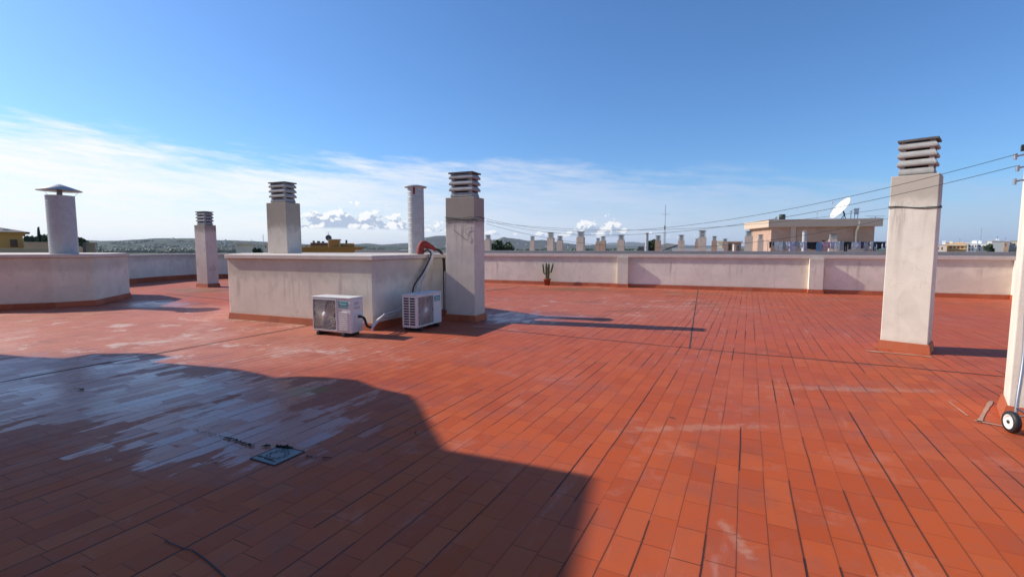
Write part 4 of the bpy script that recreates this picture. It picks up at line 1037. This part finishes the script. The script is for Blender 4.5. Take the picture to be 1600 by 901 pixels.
ITEMS = [('dark', 'top', 2.6), ('grey', 'sock', 1), ('dark', 'sock', 1), ('white', 'shirt', 4.5), ('white', 'towel', 4), ('grey', 'towel', 3.5), ('white', 'top', 3), ('lilac', 'sheet', 6), ('blue', 'sock', 1.2), ('grey', 'shirt', 4),
         ('white', 'top', 3.5), ('lilac', 'towel', 3), ('black', 'blanket', 10), ('blue', 'sheet', 6.5), ('pink', 'shirt', 4.5), ('pink', 'top', 3.2), ('lilac', 'shirt', 5), ('white', 'shirt', 5), ('grey', 'towel', 4), ('black', 'trousers', 4), ('dark', 'shirt', 4),
         ('white', 'shirt', 5), ('lilac', 'top', 4), ('navy', 'top', 4), ('grey', 'towel', 4), ('dark', 'sock', 1.2), ('white', 'top', 3.4), ('navy', 'trousers', 3.4), ('black', 'shirt', 6), ('dark', 'top', 3)]
seen_l = {}
tot = sum(i[2] for i in ITEMS) + .35 * len(ITEMS); xpx = 1202.0; prev = 'left post'
for cn, kd, wpx in ITEMS:
    wpx_ = wpx * 182 / tot; xa = xpx; xpx += wpx_ + .35 * 182 / tot
    wd = wpx_ / F * LD; L_ = {'sock': .32, 'top': .55, 'shirt': .68, 'towel': .75, 'sheet': .85, 'blanket': .62, 'trousers': .95}[kd] * random.uniform(.9, 1.1)
    p = at(xa, 377.4, LD); nx = 8; nz_ = 7; vs = []
    for j in range(nz_ + 1):
        for i in range(nx + 1):
            u = i / nx; t = j / nz_; dr_ = .06 * math.sin(u * math.pi) * (1 if kd in ('sheet', 'blanket') else .3)
            sh = 0.0
            if kd in ('shirt', 'top'): sh = .16 * (0 if t < .35 else 1) * (u - .5) * -1
            if kd == 'trousers': sh = 0
            vs.append((wd * (u + sh), .035 * math.sin(u * 13 + xa) * (.3 + t) + .02 * math.sin(t * 6 + u * 4), -dr_ * (1 - t) - L_ * t * (1 + .06 * math.sin(u * 5 + xa))))
    fs = [(j * (nx + 1) + i, (j + 1) * (nx + 1) + i, (j + 1) * (nx + 1) + i + 1, j * (nx + 1) + i + 1) for j in range(nz_) for i in range(nx) if not (kd == 'trousers' and 2 < i < 5 and j > 2)]
    o = obj({'top': 'hanging_vest', 'sock': 'hanging_sock'}.get(kd, 'hanging_' + kd), MB().add(vs, fs, True), M['cloth_' + cn]); o.location = (p.x, LD - .01, p.z)
    sm = o.modifiers.new('thick', 'SOLIDIFY'); sm.thickness = .012
    me_ = f'{cn} {kd if kd != "top" else "vest"}'; lab = f'{me_} on the laundry line, hanging next right of the {prev}'
    tag(o, lab, kd if kd != 'top' else 'vest', 'laundry on the line'); prev = me_

# ---- buildings at left
building('yellow_house', -60, 37, 366, 62, 12, 'yellow', 'yellow house with dark hipped roof and an arched niche at the far left', [(16.5, 28, 374, 386)], 'brownwin')
yh = bpy.data.objects['yellow_house']; f = parent_f['yellow_house']
M['slate'] = plain('dark_roof_tiles', (.085, .06, .055), .8, var=.3, scale=2)
ez, kz = f.z(37, 366) - GZ + .26, f.z(-6, 356) - GZ + .3; w0, w1, kx = -.5, f.w + .7, f.lx(-4)
MBr = MB().add([(w0, -.6, ez), (w1, -.6, ez), (w1, 12.6, ez), (w0, 12.6, ez), (w0 + 2, 6, kz), (kx, 6, kz)], [(0, 1, 5, 4), (1, 2, 5), (2, 3, 4, 5), (3, 0, 4), (0, 3, 2, 1)])
obj('hipped_roof', MBr, M['slate'], yh)
cxp = f.lx(11); obj('roof_chimney', MB().box(cxp - .3, cxp + .3, 1.5, 2.1, ez - .5, f.z(11, 357) - GZ), M['nb_cream'], yh)
pxbox('long_wall', 37, 84, 378, None, 60, 5, 'tanwall', 'long brown wall of a low block right of the yellow house', 'building')
pxbox('front_terrace', -40, 88, 388, None, 52, 4, 'tanwall', 'ochre terrace wall in front of the yellow house', 'building')
building('tan_block', 134, 149, 381, 90, 8, 'tanwall', 'small tan block with white roof right of the wide duct')
pxbox('dark_tower', 129, 134, 379.5, None, 88, 3, 'lid', 'thin dark tower left of the small tan block', 'tower')
pxbox('pale_block', 119, 134, 386, None, 96, 6, 'nb_pink', 'low pale block right behind the wide duct', 'building')
pxbox('pale_block', 150, 153, 380, None, 96, 3, 'nb_cream', 'narrow cream block at the right side of the tan block', 'building')
# lift hut left of the squat chimney
lh = building('lift_hut', 369, 395, 382, 48, 4, 'cream', 'square beige hut over the low box, left of the squat chimney')
building('lift_hut', 412, 424, 382, 55, 4, 'cream', 'second beige hut half hidden by the squat chimney', [(414.5, 416, 384, 387)], 'brownwin')
aerial(385, 377, 50, at(385, 381, 50).z, 'short aerial on the square beige hut', ((.1, .7),), .02)
aerial(393, 374, 52, at(385, 381, 50).z - 3, 'taller aerial behind the square beige hut', ((.05, .6),), .02)
aerial(411, 366, 53, at(411, 388, 53).z - 2, 'thin pole left of the squat chimney', ((.1, .05),), .025)
tree_px('roof_plant', 404, 389, 46, 5.5, 'dark bushy plant between the two beige huts', n=700, sz=.16)
# orange building
ob = building('orange_building', 470, 565, 388.6, 66, 14, 'orange', 'orange flat-roofed building seen over the low box', [(479, 485, 384.5, 388)], 'nb_cream', 'building',
              [('upper_storey', 476, 511, 383, 388.6, 'orange', 1.0), ('turret', 513, 530, 374, 388.6, 'orange', .6), ('turret_cap', 512, 531.5, 373.4, 375, 'tanwall', .4), ('side_storey', 530.5, 553, 380, 388.6, 'orange', 1.2),
               ('stair_roof', 484, 510, 379, 383, 'brownwin', 1.1)])
for x, yt, yb_, w_ in ((490.5, 376, 379, 3.5), (498, 376.5, 379, 5), (505, 377, 379, 4), (541.5, 375, 380, 3), (516, 371.5, 373.4, 2), (486, 380, 383, 2)):
    pxbox('roof_stack', x - w_ / 2, x + w_ / 2, yt, yb_, 68.5, .5, 'brownwin', f'small dark stack on the orange building, {"on its right storey" if x > 535 else "on its turret" if x > 512 else "at the left end" if x < 488 else "leftmost of the upper three" if x < 494 else "middle of the upper three" if x < 500 else "rightmost of the upper three"}', 'stack')
zt = at(511, 384, 68).z
r = empty('small_dish', (at(512, 378, 68).x, 68.4, zt), 0, 'small dark dish on a pole left of the orange turret', 'satellite dish')
obj('pole', MB().tube([(0, 0, -.5), (0, 0, 1.75)], .04, 6), M['steel'], r)
obj('reflector', MB().lathe([(0, 0), (.25, .03), (.42, .1), (.42, .13), (0, .03)], seg=18).xf(Matrix.Translation((0, -.05, 1.1)) @ Matrix.Rotation(R(75), 4, 'X') @ Matrix.Rotation(R(25), 4, 'Y')), M['lid'], r)
aerial(513, 362, 69, zt, 'thin aerial rising over the orange building', ((.02, .5), (.12, .3)), .02)
for x in (512.5, 530.8): pxbox('downpipe', x, x + .8, 376, 388.5, 65.9, .1, 'nb_cream', '', parent=ob)
pxbox('white_block', 623, 642, 390.3, None, 58, 4, 'house_white', 'low white block left of the slim duct', 'building')
# ---- white town at the right
M['town_white'] = plain('town_white', (.86, .84, .80), .85, var=.05, scale=.3)
def town(x0, x1, y, mat, label, wins=(), D=300, parts=()): building('town_building', x0, x1, y, D, 14, mat, label, wins, 'brownwin', 'building', parts)
M['town_pink'] = plain('town_pink', (.80, .62, .50), .85, var=.06, scale=.3)
M['town_tan'] = plain('town_tan', (.74, .48, .24), .85, var=.08, scale=.3)
M['town_grey'] = plain('town_grey', (.42, .41, .40), .85, var=.06, scale=.3)
town(1455, 1478, 382.5, 'town_pink', 'pink building at the left end of the far white town', [(1465, 1467, 386, 390), (1471, 1473, 386, 390)], 300, [('roof_hut', 1472, 1477, 376, 382.4, 'town_white', 1)])
town(1480, 1511, 381, 'town_tan', 'long tan building with balcony bands in the far town', [(1484, 1487, 385, 388), (1490, 1493, 385, 388), (1496, 1499, 385, 388), (1502, 1505, 385, 388)], 302, [('balcony', 1480.5, 1510, 388, 389.5, 'town_tan', -1.5), ('balcony', 1480.5, 1510, 382, 383.5, 'nb_cream', -1.2), ('roof_hut', 1483, 1488, 377, 381, 'nb_cream', 2), ('roof_hut', 1492, 1506, 378.5, 381, 'town_tan', 2)])
town(1512, 1526, 381, 'town_white', 'white building with small windows right of the long tan one', [(1514, 1516, 383, 386), (1519, 1521, 383, 386), (1523, 1525, 383, 386), (1514, 1516, 388, 391), (1519, 1521, 388, 391)], 298, [('roof_hut', 1518, 1526, 375.5, 381, 'town_white', 3)])
town(1527.5, 1542, 381, 'town_white', 'second white building with arches, left of the dark tree', [(1529, 1532, 383, 386), (1535, 1538, 383.5, 386), (1530, 1532, 388, 391), (1537, 1539, 388, 391)], 304, [('roof_hut', 1528, 1533, 375.5, 381, 'town_white', 3)])
town(1542, 1556, 376, 'town_white', 'white block with flat roof above the dark tree', (), 330, [('roof_hut', 1555, 1560, 373, 377, 'town_white', 1)])
town(1549.5, 1567.5, 377, 'town_grey', 'plain grey gable wall right of the dark tree', (), 280)
town(1568, 1576, 378, 'nb_brown', 'narrow brown house between the grey gable and a cream block', [(1570, 1572, 381, 384)], 290)
town(1577, 1600, 376.5, 'cream', 'cream block at the right end of the far town', [(1583, 1586, 380, 383), (1590, 1593, 380, 383)], 295, [('balcony', 1584, 1600, 384, 387, 'town_white', -1.2)])
for i, (x, y) in enumerate([(1461, 378), (1482, 376), (1499, 375.5), (1513, 375), (1545, 374), (1566, 374)]):
    town(x - 5, x + 6, y + 3.5, ['town_white', 'town_tan', 'town_pink'][i % 3], ['white house behind the pink building of the town', 'tan house behind the long tan building, left end', 'pink house behind the long tan building, right end', 'white house behind the first white building', 'tan house behind the white block', 'pink house behind the grey gable'][i], (), 380 + 11 * i)
aerial(1534, 356, 300, at(1534, 378, 300).z, 'tall thin mast over the far white town', ((.1, .4),), .09)
aerial(1558.5, 369, 300, at(1558, 376, 300).z, 'short aerial over the grey gable of the town', ((.1, 1.6),), .1)
aerial(1500, 373, 305, at(1500, 380, 305).z, 'short aerial over the long tan building', ((.1, 1.4),), .1)
aerial(1571, 371, 300, at(1571, 377, 300).z, 'short aerial over the narrow brown house', ((.1, 1.4),), .1)

# ------------------------------------------------------------------ haze
hz = bpy.data.materials.new('haze'); hz.use_nodes = True; nt = hz.node_tree; nt.nodes.clear(); gg = G(nt)
pv = gg.n('ShaderNodeVolumePrincipled'); pv.inputs['Color'].default_value = (.80, .88, 1, 1); pv.inputs['Density'].default_value = .00005; pv.inputs['Anisotropy'].default_value = .2
nt.links.new(pv.outputs[0], gg.n('ShaderNodeOutputMaterial').inputs['Volume'])
ho = obj('haze', MB().box(-ext - 50, ext + 50, -3050, ext + 50, GZ - 1, 175), hz); ho['kind'] = 'stuff'
